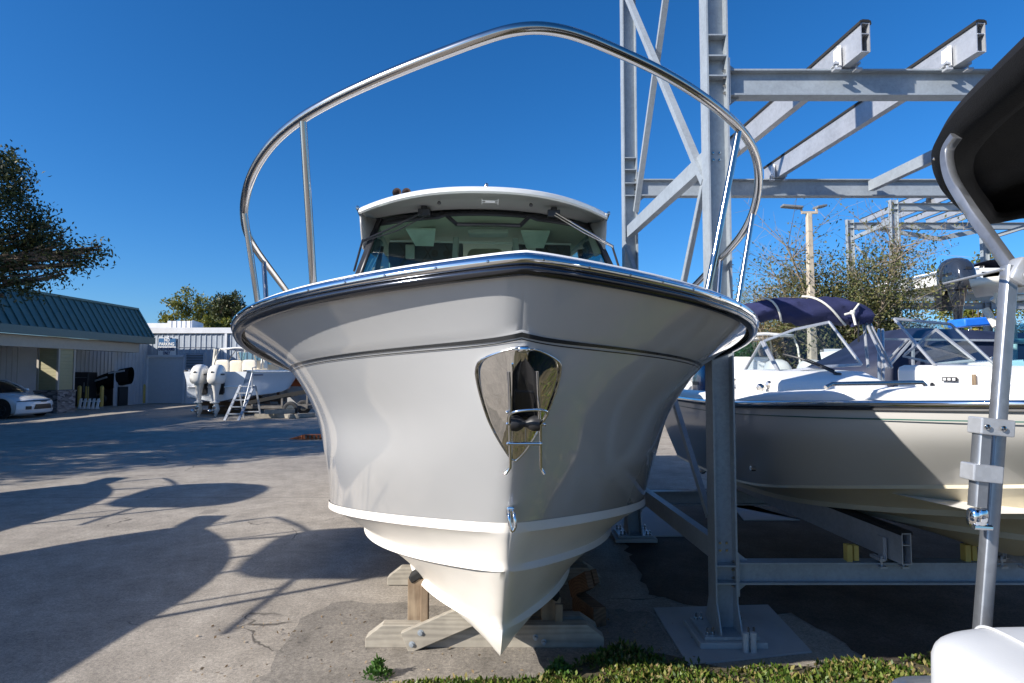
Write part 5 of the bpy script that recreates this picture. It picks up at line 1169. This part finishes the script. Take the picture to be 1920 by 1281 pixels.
# ================================================================== WHITE CAR
car = thing('parked_car', 'white car with black grille parked nose out in the shade before the stone pillar', 'car', (-20.6, 23.7, 0))
NX = -18.5
PF = [(.12, .16), (.03, .21), (-.01, .36), (0, .50), (.02, .62), (.05, .665), (.12, .72), (.3, .79), (.7, .89), (1.2, .99)]
def FP(a, t, push=0.0):
    """front panel point: a across (-1..1), t along the bumper-to-cowl profile"""
    x = float(np.interp(t, range(len(PF)), [p[0] for p in PF])); z = float(np.interp(t, range(len(PF)), [p[1] for p in PF])); k = max(0., 1 - x / 1.4)
    return Vector((NX - (x + .34 * abs(a) ** 2.6 * k) + push, 23.7 + .91 * a * (1 + .02 * sin(t)), z - .10 * abs(a) ** 4 * min(1, max(0, t - 4) / 3)))
M_car = pm('white_car_paint', (.72, .73, .75), .22, var=.02, coat=1)
g = MB(); A_ = np.linspace(-1, 1, 25); T_ = np.linspace(0, 9, 37); g.grid([[FP(a, t) for a in A_] for t in T_])
for sg_ in (-1, 1):
    rows = []
    for x in np.linspace(.34, 4.75, 24):
        zt = float(np.interp(x, [.34, .7, 1.5, 3.0, 4.2, 4.75], [.62, .84, .93, .97, 1.0, .92])); zb = float(np.interp(x, [.34, .6, 4.3, 4.75], [.2, .19, .2, .34]))
        rows.append([(NX - x, 23.7 + sg_ * (.91 + b_), zb + (zt - zb) * f_) for f_, b_ in ((0, -.05), (.12, .0), (.45, .035), (.72, .03), (.92, .0), (1, -.05))])
    g.grid(rows)
g.grid([[(NX - x, 23.7 + a * .86, z) for a in A_] for x, z in ((4.4, 1.0), (4.75, .92), (4.85, .6), (4.75, .34))]); body = obj('body', g, M_car, car, ang=45, merge=.002)
def CW(x, a, z, hw_): return (NX - x, 23.7 + a * hw_, z - .05 * abs(a) ** 3)
g = MB(); g.grid([[CW(x + .22 * abs(a) ** 2.5, a, z, h_) for a in A_] for x, z, h_ in ((1.1, 1.0, .83), (1.4, 1.19, .78), (1.7, 1.36, .73), (1.95, 1.46, .69))])
for sg_ in (-1, 1): g.grid([[(NX - x, 23.7 + sg_ * .87, .98), (NX - x2, 23.7 + sg_ * h_, z)] for x, x2, h_, z in ((1.42, 1.42, .86, 1.0), (1.7, 1.75, .77, 1.25), (2.1, 2.15, .71, 1.42), (3.4, 3.4, .71, 1.44), (4.5, 4.2, .74, 1.34))])
obj('window_glass', g, M_glassd, car, ang=40)
g = MB(); g.grid([[CW(x + .2 * abs(a) ** 2.5 * (1 if x < 2.3 else 0), a, z, h_) for a in A_] for x, z, h_ in ((1.93, 1.465, .71), (2.2, 1.50, .72), (3.4, 1.51, .73), (4.2, 1.45, .74), (4.75, 1.0, .82))])
for sg_ in (-1, 1): g.tube([(NX - 1.3, 23.7 + sg_ * .84, 1.0), (NX - 1.62, 23.7 + sg_ * .785, 1.22), (NX - 2.1, 23.7 + sg_ * .715, 1.44), (NX - 3.4, 23.7 + sg_ * .72, 1.47), (NX - 4.25, 23.7 + sg_ * .75, 1.37)], .028, 6); g.bar((NX - 2.7, 23.7 + sg_ * .88, .99), (NX - 2.75, 23.7 + sg_ * .715, 1.38), .07, .03)
obj('roof', g, M_car, car, ang=45)
for x in (.90, 3.85):
    for sg_ in (-1, 1):
        yc = 23.7 + sg_ * .80; g = MB(); g.lathe([(.40, -.01), (.40, .014), (.34, .015)], (NX - x, 23.7 + sg_ * .945, .37), (0, sg_, 0), 28); obj('wheel_arch', g, M_black, body, ang=40)
        g = MB(); torus(g, (NX - x, yc + sg_ * .08, .335), .255, .08, (0, 1, 0), 28, 10); g.lathe([(.2, -.05), (.2, .05)], (NX - x, yc + sg_ * .08, .335), (0, 1, 0), 20); wh = obj('wheel', g, M_rubber, car, ang=60)
        g = MB(); yo = yc + sg_ * .165
        for k_ in range(5): a = 2 * pi * k_ / 5; g.bar((NX - x, yo, .335), (NX - x + .2 * cos(a), yo, .335 + .2 * sin(a)), .03, .05, up=(0, 1, 0))
        torus(g, (NX - x, yo, .335), .205, .014, (0, 1, 0), 24, 6); obj('rim', g, pm('dark_rim', (.10, .10, .11), .35, .8), wh, ang=40)
g = MB(); g.grid([[FP(a, t, .012) for a in np.linspace(-.50, .50, 13)] for t in (4.6, 5.0, 5.5)]); obj('grille', g, M_black, car)
g = MB(); g.grid([[FP(a * (1 - .12 * (t - 2)), t, .012) for a in np.linspace(-.48, .48, 13)] for t in (1.9, 2.4, 2.9, 3.3)])
for sg_ in (-1, 1): g.grid([[FP(sg_ * a, t, .014) for a in (.56, .66, .76)] for t in (1.9, 2.4, 2.8)])
obj('air_intake', g, M_black, car)
g = MB(); g.bar(FP(-.16, 4.2, .02), FP(.16, 4.2, .02), .02, .03); obj('grille_bar', g, M_chrome, car, ang=0)
for sg_ in (-1, 1):
    g = MB(); g.grid([[FP(sg_ * a, t + 1.0 * (a - .5), .013) for a in np.linspace(.50, .97, 9)] for t in (4.7, 5.0, 5.4)]); obj('headlight', g, M_glassd, car)
    g = MB(); g.sell((NX - 1.5, 23.7 + sg_ * 1.0, 1.05), (.10, .18, .13), .6, 12); obj('wing_mirror', g, M_car, car)
# ================================================================== GENERIC BOATS
def gboat(name, label, loc, rz, L, B, zk, fb, mh=None, cat='boat', group=None, stern=0, N=26, deck=M_deck, cover=None, sides=True):
    """simple planing hull; origin under the bow, stern runs along local +Y"""
    t = thing(name, label, cat, loc, rz, group); M = wmat(t); f3 = lambda s, wv, z: M @ Vector((wv, s, z)); mh = mh or M_hullw
    q = dict(sheer=(0, zk + fb, B / 2, L * .33, 2.7, fb * .10 / (L * .33), 0), ma=(.04 * L, zk + fb * .74, B * .455, L * .36, 2.4, fb * .12 / (L * .36), 0), ch=(.10 * L, zk + fb * .46, B * .44, L * .40, 2.1, fb * .22 / (L * .40), 0))
    c = {k_: curve(v, L, N, .02, .93) for k_, v in q.items()}
    kk_ = [(.10 * L, zk + fb * .46), (.14 * L, zk + fb * .2), (.2 * L, zk + fb * .05), (.3 * L, zk), (L, zk)]; kc_ = [(s, 0., float(np.interp(s, [a for a, _ in kk_], [b for _, b in kk_]))) for s, _, _ in c['ch']]
    g = MB(); both(g, [crsec([a, m_, d], 4) for a, m_, d in zip(c['sheer'], c['ma'], c['ch'])], f3); both(g, [row_lerp(a, b, 3) for a, b in zip(off(c['ch'], .01, -.03), kc_)], f3)
    g.quad(*([f3(*c[k_][-1]) for k_ in ('sheer', 'ma', 'ch')] + [f3(*kc_[-1])] + [f3(c[k_][-1][0], -c[k_][-1][1], c[k_][-1][2]) for k_ in ('ch', 'ma', 'sheer')])); obj('hull', g, mh, t, ang=30, merge=.002)
    lp_ = loop_of(c['sheer']); g = MB(); sweep(g, lp_, [(-.02, .02), (.02, .012), (.02, -.02), (0, -.03)], f3); obj('rub_rail', g, M_chrome, t, ang=50)
    g = MB(); sweep(g, lp_, [(.0, .015), (-.02, .06), (-.16, .07), (-.18, -.35)], f3)
    g.grid([[f3(s, max(0, wv - .17) * v_, z + .06 + .1 * (1 - v_ * v_)) for v_ in np.linspace(-1, 1, 9)] for s, wv, z in c['sheer'] if s < L * .42]); g.grid([[f3(s, max(0, wv - .17) * v_, zk + fb * .42) for v_ in (-1, 1)] for s, wv, z in c['sheer'] if s > L * .35]); obj('deck', g, deck, t, ang=50)
    return t, f3, q
def ttop(t, f3, s0, s1, wv, zb, zt, m=M_hullw, legs=M_tower, nm='hardtop'):
    g = MB(); g.grid([[f3(s0 + (s1 - s0) * u_, wv * v_ * max(.05, 1 - abs(2 * u_ - 1) ** 3.5) ** (1 / 3.0), zt + .06 * (1 - v_ * v_) + .05 * (1 - (2 * u_ - 1) ** 2)) for v_ in np.linspace(-1, 1, 9)] for u_ in (1 - np.cos(np.linspace(0, pi, 15))) / 2]); o = obj(nm, g, m, t, ang=50, solid=.07)
    for sg_ in (-1, 1):
        for s, ds in ((s0 + .3, -.35), (s1 - .3, .15)):
            g = MB(); g.tube([f3(s + ds, sg_ * wv * .95, zb), f3(s + ds * .3, sg_ * wv * .9, zt - .3), f3(s, sg_ * wv * .8, zt)], .028, 8); obj('hardtop_leg', g, legs, o, ang=60)
    return o
def cons(t, f3, s, wv, l, z0, z1, m=M_deck, screen=True):
    g = MB(); P = [f3(s, -wv, z0), f3(s, wv, z0), f3(s + l, wv, z0), f3(s + l, -wv, z0), f3(s + .1, -wv * .92, z1 - .25), f3(s + .1, wv * .92, z1 - .25), f3(s + .4, wv * .9, z1), f3(s + .4, -wv * .9, z1), f3(s + l, wv * .9, z1), f3(s + l, -wv * .9, z1)]
    g.add(P, [(0, 1, 5, 4), (4, 5, 6, 7), (7, 6, 8, 9), (1, 2, 8, 6, 5), (0, 4, 7, 9, 3), (2, 3, 9, 8)]); o = obj('console', g, m, t, ang=30, bev=.03)
    if screen: g = MB(); g.quad(f3(s + .25, -wv * .9, z1 - .1), f3(s + .25, wv * .9, z1 - .1), f3(s + .6, wv * .8, z1 + .45), f3(s + .6, -wv * .8, z1 + .45)); obj('console_screen', g, M_glassb, o, ang=0)
def seat2(t, f3, s, x, z, m=M_cream, k_=1.0):
    a = f3(s, x, z); g = MB(); M = wmat(t).to_3x3(); g.sell(a + Vector((0, 0, .25)), (.62 * k_, .55, .16), .4, 16, M); g.sell(a + M @ Vector((0, -.24, 0)) + Vector((0, 0, .58)), (.62 * k_, .14, .62), .45, 18, M); g.box(a + Vector((0, 0, .08)), (.5 * k_, .4, .3), M); obj('seat', g, m, t, ang=60)
# boat with twin white outboards in front of the workshop
L3 = 8.2; x3 = -12.05; t3, f3, q3_ = gboat('motor_cruiser', 'white motor cruiser seen from astern with twin white outboards, hardtop and cream seats', (x3, 24.3 + L3, 0), pi, L3, 2.75, .55, 1.45, pm('blue_white_gelcoat', (.66, .69, .72), .2, var=.02, coat=.6), N=34)
f3s = lambda s, wv, z: f3(L3 - s, -wv, z)      # measured from the stern, + = right in the picture
for x in (-.98 + .52, .22): outboard(t3, x3 + x, 24.0, 1.32, M_engine, 1.22, pi)
zz3 = 1.15
g = MB(); g.box(f3s(.35, 0, 1.52), (2.3, .45, .10)); g.box(f3s(.62, .1, 1.62), (2.0, .12, .35)); g.box(f3s(.05, 0, 1.18), (2.2, .2, .08)); obj('transom_bulkhead', g, M_deck, t3, bev=.03)
for s, x in ((1.5, -.55), (1.5, .62), (2.7, -.5), (2.7, .6), (3.5, -.45)): seat2(t3, f3s, s, x, zz3 + .28, M_cream)
g = MB(); g.box(f3s(4.3, 0, 1.75), (2.1, .5, .8)); obj('helm', g, M_cream, t3, bev=.06)
g = MB(); g.grid([[f3s(4.6 + .3 * (1 - v_ * v_), 1.05 * v_, 2.1), f3s(4.1 + .3 * (1 - v_ * v_), .98 * v_, 2.72)] for v_ in np.linspace(-1, 1, 9)]); wsc = obj('windscreen', g, M_glassd if False else M_glassb, t3, ang=0)
g = MB()
for v_ in (-1, -.35, .35, 1): g.bar(f3s(4.58 + .3 * (1 - v_ * v_), 1.05 * v_, 2.1), f3s(4.08 + .3 * (1 - v_ * v_), .98 * v_, 2.72), .06, .06)
obj('windscreen_frame', g, M_white, wsc, ang=0)
ht3 = ttop(t3, f3s, 1.9, 5.0, 1.12, 1.9, 2.82, legs=M_tower)
g = MB()
for v_ in (-1, 1): g.sheet([f3s(2.0, v_ * 1.1, 1.95), f3s(2.35, v_ * 1.1, 1.95), f3s(2.25, v_ * 1.06, 2.8), f3s(2.05, v_ * 1.06, 2.8)], .06, (v_, 0, 0))
obj('hardtop_side', g, M_tower, ht3, ang=0)
g = MB(); g.tube([f3s(2.0, -1.05, 2.85), f3s(1.2, -2.2, 2.82)], .018, 6); g.tube([f3s(2.6, -1.0, 1.9), f3s(2.2, -.2, 2.75)], .018, 6); obj('outrigger', g, M_steel, t3)
g = MB(); g.box(f3s(1.05, 1.315, 1.66), (.012, .9, .05)); g.box(f3s(5.0, 1.33, 1.86), (.012, .7, .12), Rz(-.1)); obj('hull_lettering', g, pm('navy_lettering', (.03, .05, .12), .5), t3, ang=0)
for s, h in ((1.2, .5), (4.6, .5)):
    tb = thing('timber_crib', 'timber crib of crossed beams under the %s of the white motor cruiser' % ('stern' if s < 2 else 'bow'), 'timber crib', f3s(s, 0, 0)); g = MB()
    for k_ in range(3): g.box(f3s(s, .0, .09 + .18 * k_) , (2.2 if k_ % 2 == 0 else .3, .3 if k_ % 2 == 0 else 1.2, .17))
    obj('beam', g, M_wooddark, tb, ang=0); g = MB()
    for x in (-.8, .9): g.bar(f3s(s, x, .1), f3s(s, x * .85, .85), .12, .12, up=(0, 1, 0))
    obj('post', g, M_wooddark, tb, ang=0)
# step ladder
lb0, lb1 = atz(421, 789, 0), atz(447, 789, 0); la_ = thing('step_ladder', 'white aluminium boarding ladder standing at the stern of the motor cruiser', 'ladder', lb0.lerp(lb1, .5)); Wd = lb1.x - lb0.x; Lx, Ly = lb0.x, lb0.y
g = MB()
for x in (Lx, lb1.x): g.bar((x, Ly, 0), (x + .18, Ly + .85, 1.28), .05, .09, up=(1, 0, 0))
M_lad = pm('ladder_aluminium', (.36, .38, .41), .4, .3)
fr_ = obj('side_rail', g, M_lad, la_, ang=0)
g = MB()
for k_ in range(5): z = .24 + .25 * k_; g.box(((Lx + lb1.x) / 2 + .14 * z, Ly + .66 * z, z), (Wd, .18, .035))
obj('step', g, M_alu, la_, ang=0)
g = MB()
for x in (Lx + .15, lb1.x + .3): g.bar((x, Ly + 1.25, 0), (x - .05, Ly + .85, 1.25), .045, .06, up=(1, 0, 0))
g.bar((Lx + .15, Ly + 1.22, .25), (lb1.x + .3, Ly + 1.22, .25), .04, .04); obj('rear_leg', g, M_lad, la_, ang=0)
g = MB(); g.tube([(lb1.x + .16, Ly + .75, 1.15), (lb1.x + .16, Ly + .72, 1.95), (lb1.x + .2, Ly + .95, 1.98)], .025, 8); g.tube([(lb1.x + .03, Ly + .3, .45), (lb1.x + .16, Ly + .72, 1.75)], .02, 8); obj('handrail', g, M_lad, la_)
# orange-brown hull and trailer beyond it
to, fo_, _ = gboat('orange_hull', 'rust orange boat hull partly hidden behind the grey bow and the white cruiser', (-9.3, 33.05, 0), pi / 2, 5.5, 1.5, 1.0, 1.1, M_orange)
g = MB(); g.box((-10.0, 31.5, .5), (3.5, .3, 1.0)); tag(obj('low_wall', g, M_conc, None, org=Vector((-10, 31.5, 0)), ang=0, bev=.01), 'low pale concrete wall below the orange hull', 'wall')
tl = thing('boat_trailer', 'empty boat trailer with black sloping bunks and rusty frame left of the grey hull', 'boat trailer', (-9.2, 24.6, 0)); g = MB()
for y in (24.0, 25.2): g.bar((-10.6, y, .55), (-7.6, y, 1.15), .10, .14)
obj('bunk', g, M_carpet, tl, ang=0); g = MB()
for y in (24.1, 25.1): g.bar((-10.8, y, .38), (-7.4, y, .38), .08, .12)
for x in (-10.4, -9.2, -8.2): g.bar((x, 24.0, .40), (x, 25.2, .40), .08, .10); g.bar((x, 24.0, .4), (x, 24.0, .66 + (x + 10.4) * .2), .07, .07, up=(0, 1, 0))
obj('frame', g, pm('dull_trailer_steel', (.12, .11, .10), .6, var=.3), tl, ang=0)
for y in (23.85, 25.35):
    g = MB(); torus(g, (-8.8, y, .31), .23, .08, (0, 1, 0), 22, 8); wh = obj('wheel', g, M_rubber, tl); g = MB(); g.lathe([(.17, -.05), (.17, .05)], (-8.8, y, .31), (0, 1, 0), 18); obj('rim', g, M_steel, wh)
tb = thing('timber_crib', 'loose pile of pale grey timber blocks below the black trailer bunks', 'timber crib', (-9.0, 23.2, 0)); g = MB()
for x, y, z, a in ((-9.4, 23.3, .09, .1), (-8.7, 23.2, .09, -.2), (-9.0, 23.25, .26, .5), (-8.2, 23.4, .09, .9)): g.box((x, y, z), (1.1, .16, .16), Rz(a))
obj('block', g, M_wood, tb, ang=0)
p0, p1 = atz(541, 824, 0), atz(640, 818, 0); g = MB(); 
p1.y = p0.y + .3
rs = thing('rusty_channel', 'short rusty steel channel lying on the shaded asphalt by the grey hull', 'steel channel', p0.lerp(p1, .5)); g.bar((p0.x + .4, p0.y, .07), (p1.x + .6, p1.y, .07), .22, .12); g.sheet([(p0.x, p0.y, .01), (p0.x + .4, p0.y - .11, .01), (p0.x + .4, p0.y - .11, .13)], .22, (0, 1, 0)); obj('channel', g, M_rust, rs, ang=0)
g = MB()
for k_ in range(9): g.box((p0.x + .5 + .11 * k_, p0.y - .10, .075), (.05, .03, .10))
obj('slot', g, M_black, rs, ang=0)
# off-frame row of centre consoles whose shadows fall across the asphalt
def shadow_boat(loc, L, B, top, label, ttz=3.3, sB=0):
    t, f_, q = gboat('centre_console', label, loc, pi, L, B, .45, 1.6, N=24, group='boats in the row left of the camera'); cons(t, f_, L * .25, .5, 1.2, 1.1, 2.1)
    if top: ttop(t, f_, L * .17, L * .17 + 1.7, .9, 1.7, ttz)
    g = MB(); lp_ = loop_of(curve(q['sheer'], L * .42, 16, .02)); g.tube([f_(s, wv * .96, z + .5) for s, wv, z in lp_], .02, 8)
    for k_ in (2, 8, 15, 22, 28): s, wv, z = lp_[k_]; g.tube([f_(s, wv * .96, z + .5), f_(s, wv * .95, z)], .015, 6)
    g.box(f_(-.22, 0, 2.07), (.3, .5, .06)); obj('bow_rail', g, M_steel, t); return t
shadow_boat((-7.15, 5.2, 0), 7.5, 2.7, True, 'white centre console with hardtop in the row left of the camera', 3.35)
shadow_boat((-10.1, 7.9, 0), 7.0, 2.4, True, 'white centre console second in the row left of the camera')

# ================================================================== RIGHT BACKGROUND
# far rack
fx, fy0, fy1 = 12.35, 19.1, 21.6
fr_k = thing('boat_rack', 'distant galvanised boat rack with bunks on top, rising behind the scrub tree', 'boat rack', (fx, fy0, 0))
FT = zat(382, fy0, 1700)
for x in (fx, fx + 4.9, fx + 9.8):
    for y in (fy0, fy1):
        if x > 20 and y == fy0: pass
        c = column(x, y, fr_k, FT + .12, stiff=[FT - .02, FT - .2, 4.2, 4.0], hw=.24)
for y in (fy0, fy1):
    for zt in (FT - .12, 4.18, .55):
        g = MB(); g.ibeam((fx + .1, y, zt), (fx + 9.8, y, zt), .24, .16); obj('cross_beam', g, M_galv, fr_k, ang=0)
for x in (fx, fx + 4.9):
    g = MB(); g.bar((x, fy0 + .1, FT - .55), (x, fy1 - .1, FT - .62), .08, .13); g.bar((x, fy0 + .1, 4.5), (x, fy1 - .1, FT - .7), .05, .06); obj('strut', g, M_galv, fr_k, ang=0)
for x in (fx + .62, fx + 1.45, fx + 2.3, fx + 3.1, fx + 3.9):
    bunk(x, fy0 - .5, fy1 + .4, FT + .02, fr_k)
g = MB(); g.bar((fx + 1.0, fy1, FT - .2), (fx + 3.2, fy1, FT - .6), .05, .16); g.bar((fx + 3.2, fy1, FT - .6), (fx + 4.7, fy1, FT - .3), .05, .16); obj('lateral_brace', g, M_galv, fr_k, ang=0)
g = MB(); torus(g, at(1750, 377, 19.4), .17, .06, (0, 1, 0), 18, 8); tag(obj('wheel_spare', g, M_rubber, None, org=at(1750, 377, 19.4)), 'small wheel on top of the far rack bunks', 'wheel')
# boats on the far rack
tA, fA, _ = gboat('rack_boat', 'white boat with navy cover and black outboard on the far rack middle tier', (fx + 2.9, 23.6, 0), pi, 5.6, 2.3, 4.42, .62, M_hullw)
g = MB(); g.grid([[fA(s, v_ * 1.12, 5.02 + .28 * (1 - v_ * v_)) for v_ in np.linspace(-1, 1, 9)] for s in np.linspace(.6, 5.3, 8)]); obj('cover', g, M_navy2, tA, ang=60)
eo = at(1792, 545, 17.75); outboard(tA, eo.x, 17.75, eo.z, M_darkengine, 1.55, pi)
tB, fB, _ = gboat('rack_boat', 'low white hull on the far rack beside the black outboard motor', (fx + 1.6, 24.2, 0), pi, 6.2, 1.9, 4.40, .5, M_hullw)
# light pole
px_ = at(1524, 697, 15.5).x; lpz = zat(401, 15.5, 1512)
lp0 = thing('light_pole', 'tapered concrete light pole with two angled lamp heads', 'light pole', (px_, 15.5, 0)); g = MB(); g.poly((px_, 15.5, 0), (px_ - .0, 15.5, .02), [(-.1, -.1), (.1, -.1), (.1, .1), (-.1, .1)], up=(0, 1, 0))
rows = [[(px_ + a * h_, 15.5 + b * h_, z) for a, b in ((-1, -.8), (-.8, -1), (.8, -1), (1, -.8), (1, .8), (.8, 1), (-.8, 1), (-1, .8))] for z, h_ in ((0, .115), (lpz, .062))]; g.grid(rows, True); g.add(rows[1], [tuple(range(8))]); obj('pole', g, M_pole, lp0, ang=30)
g = MB(); g.box((px_ + .02, 15.5, lpz + .03), (.42, .06, .06)); g.bar((px_ - .19, 15.5, lpz + .05), (px_ - .19, 15.5, lpz + .16), .04, .04, up=(0, 1, 0)); g.bar((px_ + .20, 15.5, lpz + .05), (px_ + .20, 15.5, lpz + .16), .04, .04, up=(0, 1, 0)); obj('crossarm', g, M_pole, lp0, ang=0)
for sg_, l_ in ((-1, .5), (1, .26)): g = MB(); g.bar((px_ + sg_ * .17, 15.5, lpz + .16), (px_ + sg_ * (.19 + l_), 15.5 + .05, lpz + .22), .22, .06); obj('lamp_head', g, M_dash, lp0, bev=.015)
# white boats seen between the steel column and the windscreen
t, f_, _ = gboat('motor_boat', 'white motor boat with hardtop and big white outboard seen through the side windscreen', (6.55, 20.0, 0), pi, 6.5, 2.5, .6, 1.2); ttop(t, f_, 2.6, 4.6, 1.05, 1.6, 2.75); cons(t, f_, 2.4, .55, 1.4, 1.0, 2.2); outboard(t, 5.9, 13.3, 1.35, M_engine, 1.15, pi); outboard(t, 6.65, 13.3, 1.35, M_engine, 1.15, pi)
t, f_, _ = gboat('motor_boat', 'white open boat with stern to the left, beyond the folded bimini', (11.2, 18.8, 0), -1.25 + pi / 2 * 0 + .0, 5.4, 2.2, .75, 1.15); cons(t, f_, 2.2, .5, 1.2, 1.0, 2.0)
g = MB(); g.bar(f_(3.6, .2, 1.5), f_(3.75, .2, 2.35), .06, .06, up=(0, 1, 0)); g.bar(f_(3.9, -.1, 1.4), f_(3.5, .1, 2.1), .08, .05, up=(0, 1, 0)); obj('davit', g, M_hullw, t, ang=0)
t, f_, _ = gboat('motor_boat', 'white boat with grey engine far behind the steel column', (4.9, 27.5, 0), pi * .95, 6.5, 2.4, .6, 1.25); cons(t, f_, 2.2, .5, 1.2, 1.0, 2.2); ttop(t, f_, 2.3, 4.2, .95, 1.5, 2.9); outboard(t, 5.5, 20.9, 1.3, M_engine, 1.1, pi)
t, f_, _ = gboat('motor_boat', 'grey and white boat low behind the light pole', (14.0, 23.5, 0), 2.1, 5.8, 2.3, .8, 1.2); cons(t, f_, 2.2, .5, 1.2, 1.2, 2.2)
t, f_, _ = gboat('motor_boat', 'white boat in the back row left of the light pole', (9.4, 27, 0), 2.6, 6.0, 2.4, .7, 1.3); cons(t, f_, 2.2, .5, 1.2, 1.0, 2.2)
# grey house roof beyond
hh = thing('house', 'low house with a grey shingle roof far beyond the parked boats', 'building', (19, 42, 0)); g = MB(); g.box((19, 43.5, 1.2), (9, 5, 2.4)); obj('wall', g, M_tan, hh, ang=0); g = MB(); g.quad((14, 40.6, 2.4), (24, 40.6, 2.4), (23, 43.5, 4.1), (15, 43.5, 4.1)); g.quad((14, 46.4, 2.4), (24, 46.4, 2.4), (23, 43.5, 4.1), (15, 43.5, 4.1)); g.quad((14, 40.6, 2.4), (15, 43.5, 4.1), (14, 46.4, 2.4)); g.quad((24, 40.6, 2.4), (23, 43.5, 4.1), (24, 46.4, 2.4)); obj('roof', g, pm('grey_shingle', (.16, .16, .16), .9, var=.2, scale=6), hh, ang=0)
# navy covered pontoon
Yp = 10.2
pv = thing('covered_pontoon', 'pontoon boat under a dark navy cover behind the open windscreens', 'boat', (at(1700, 697, Yp).x, Yp, 0)); g = MB(); rows = []
for px, ztop, w_ in ((1500, 700, .3), (1560, 678, .9), (1625, 650, 1.2), (1665, 622, 1.25), (1700, 619, 1.25), (1790, 623, 1.25), (1880, 628, 1.25), (1990, 630, 1.2), (2080, 650, 1.1)):
    q = at(px, ztop, Yp); rows.append([(q.x, Yp + w_ + .02, .8), (q.x, Yp + w_, q.z - .25), (q.x, Yp + w_ * .6, q.z), (q.x, Yp - w_ * .2, q.z + .02), (q.x, Yp - w_ * .8, q.z - .06), (q.x + .03 * sin(px), Yp - w_, q.z - .2), (q.x - .04 * sin(px * 2.), Yp - w_ - .02, q.z - .55), (q.x, Yp - w_ - .05, .75)])
g.grid(rows); obj('cover', g, M_navy2, pv, ang=60)
g = MB(); g.bar(at(1655, 636, 8.9), at(1990, 640, 8.9), .03, .03); g.bar(at(1664, 690, 8.85), at(1708, 640, 8.85), .03, .03); g.bar(at(1712, 638, 8.85), at(1712, 700, 8.85), .03, .03, up=(0, 1, 0)); obj('rail', g, M_alu, pv, ang=0)
g = MB(); x0 = at(1540, 697, Yp).x; x1 = at(2050, 697, Yp).x; g.box(((x0 + x1) / 2, Yp, .72), (x1 - x0, 2.3, .12))
for y in (-.75, .75): g.lathe([(.02, 0), (.28, .5), (.28, x1 - x0 - .3), (.2, x1 - x0)], (x0, Yp + y, .36), (1, 0, 0), 18)
obj('pontoon', g, M_alu, pv, ang=40)
# white boat with tower at the right
xt = at(1935, 697, 7.4).x
tw, fT, _ = gboat('tower_boat', 'ivory boat with cream tubular tower and white hardtop at the right edge', (xt + .5, 4.9, 0), 0, 6.5, 2.3, .62, 1.05, M_creamhull); 
g = MB(); g.grid([[Vector(((1822 - 960) / F * (6.5 + 1.0 * v_) + 2.2 * u_ + .06 * v_, 6.5 + 1.0 * v_, zat(527, 6.6, 1818) + .10 * sin(pi * min(1, u_ + .1)) - .03)) for v_ in np.linspace(0, 1, 5)] for u_ in np.linspace(0, 1, 9)]); hdt = obj('hardtop', g, M_tower, tw, ang=60, solid=.08)
for P_, r_ in (([at(1868, 548, 6.7), at(1880, 590, 6.7), at(1888, 640, 6.7), at(1893, 760, 6.7)], .035), ([at(1893, 640, 6.6), at(1960, 640, 6.6)], .03), ([at(1848, 580, 6.9), at(1868, 612, 6.8)], .04), ([at(1905, 560, 6.7), at(1960, 552, 6.7)], .03), ([at(1858, 672, 6.2), at(1898, 706, 6.2)], .025), ([at(1860, 560, 7.6), at(1900, 600, 7.6), at(1900, 750, 7.6)], .03)):
    g = MB(); g.tube(cr(P_, 4) if len(P_) > 2 else P_, r_, 10); obj('tower_tube', g, M_tower, hdt, ang=60)
g = MB(); q = at(1895, 690, 6.6); g.quad(at(1900, 610, 6.7), at(1990, 600, 6.7), at(1990, 690, 6.3), at(1893, 700, 6.3)); obj('windscreen', g, M_glassb, tw, ang=0)
cons(tw, fT, 1.9, .8, 1.6, 1.2, 1.95)
# blue cushioned boat
bb, fB2, _ = gboat('skiff', 'white skiff with a bright blue gunwale pad above the navy cover', (at(1800, 697, 12.9).x + 2.2, 13.2, 0), pi / 2, 4.6, 1.9, 1.55, .85, M_hullw)
g = MB(); a_, b__ = at(1792, 607, 12.2), at(1866, 602, 12.2); g.bar(a_, b__, .5, .17); obj('gunwale_pad', g, M_blue, bb, bev=.03)
tr = thing('skiff_stand', 'steel stand carrying the blue padded skiff behind the navy cover', 'boat stand', (at(1850, 697, 13).x, 13, 0)); g = MB()
for dx in (-1, 1.6):
    for dy in (-.5, .5): g.bar((at(1850, 697, 13).x + dx, 13 + dy, 0), (at(1850, 697, 13).x + dx, 13 + dy, 1.7), .08, .08, up=(0, 1, 0))
g.bar((at(1850, 697, 13).x - 1, 12.5, 1.62), (at(1850, 697, 13).x + 1.6, 12.5, 1.62), .08, .08); g.bar((at(1850, 697, 13).x - 1, 13.5, 1.62), (at(1850, 697, 13).x + 1.6, 13.5, 1.62), .08, .08); obj('leg', g, M_galv, tr, ang=0)
# distant trees closing the horizon
ht_ = tree('background_tree', 'distant tree in the line closing the yard behind the boats', 'tree', (0, 62, 0), 6, crown(12, 3.4, 3.6, 1.8, 1.3, 90, 1.3), 5000, M_oak, .25, (.2, .42), 'distant trees closing the yard', 90)
for i, (x, y, s_) in enumerate(((9, 58, .85), (19, 60, .8), (29, 57, .85), (39, 60, .9), (50, 58, .9), (61, 60, .9), (-9, 63, 1.0), (34, 48, .7), (45, 46, .75))): dup(ht_, (x, y, 0), i * 1.3, None, None, (s_, s_, s_ * .85))
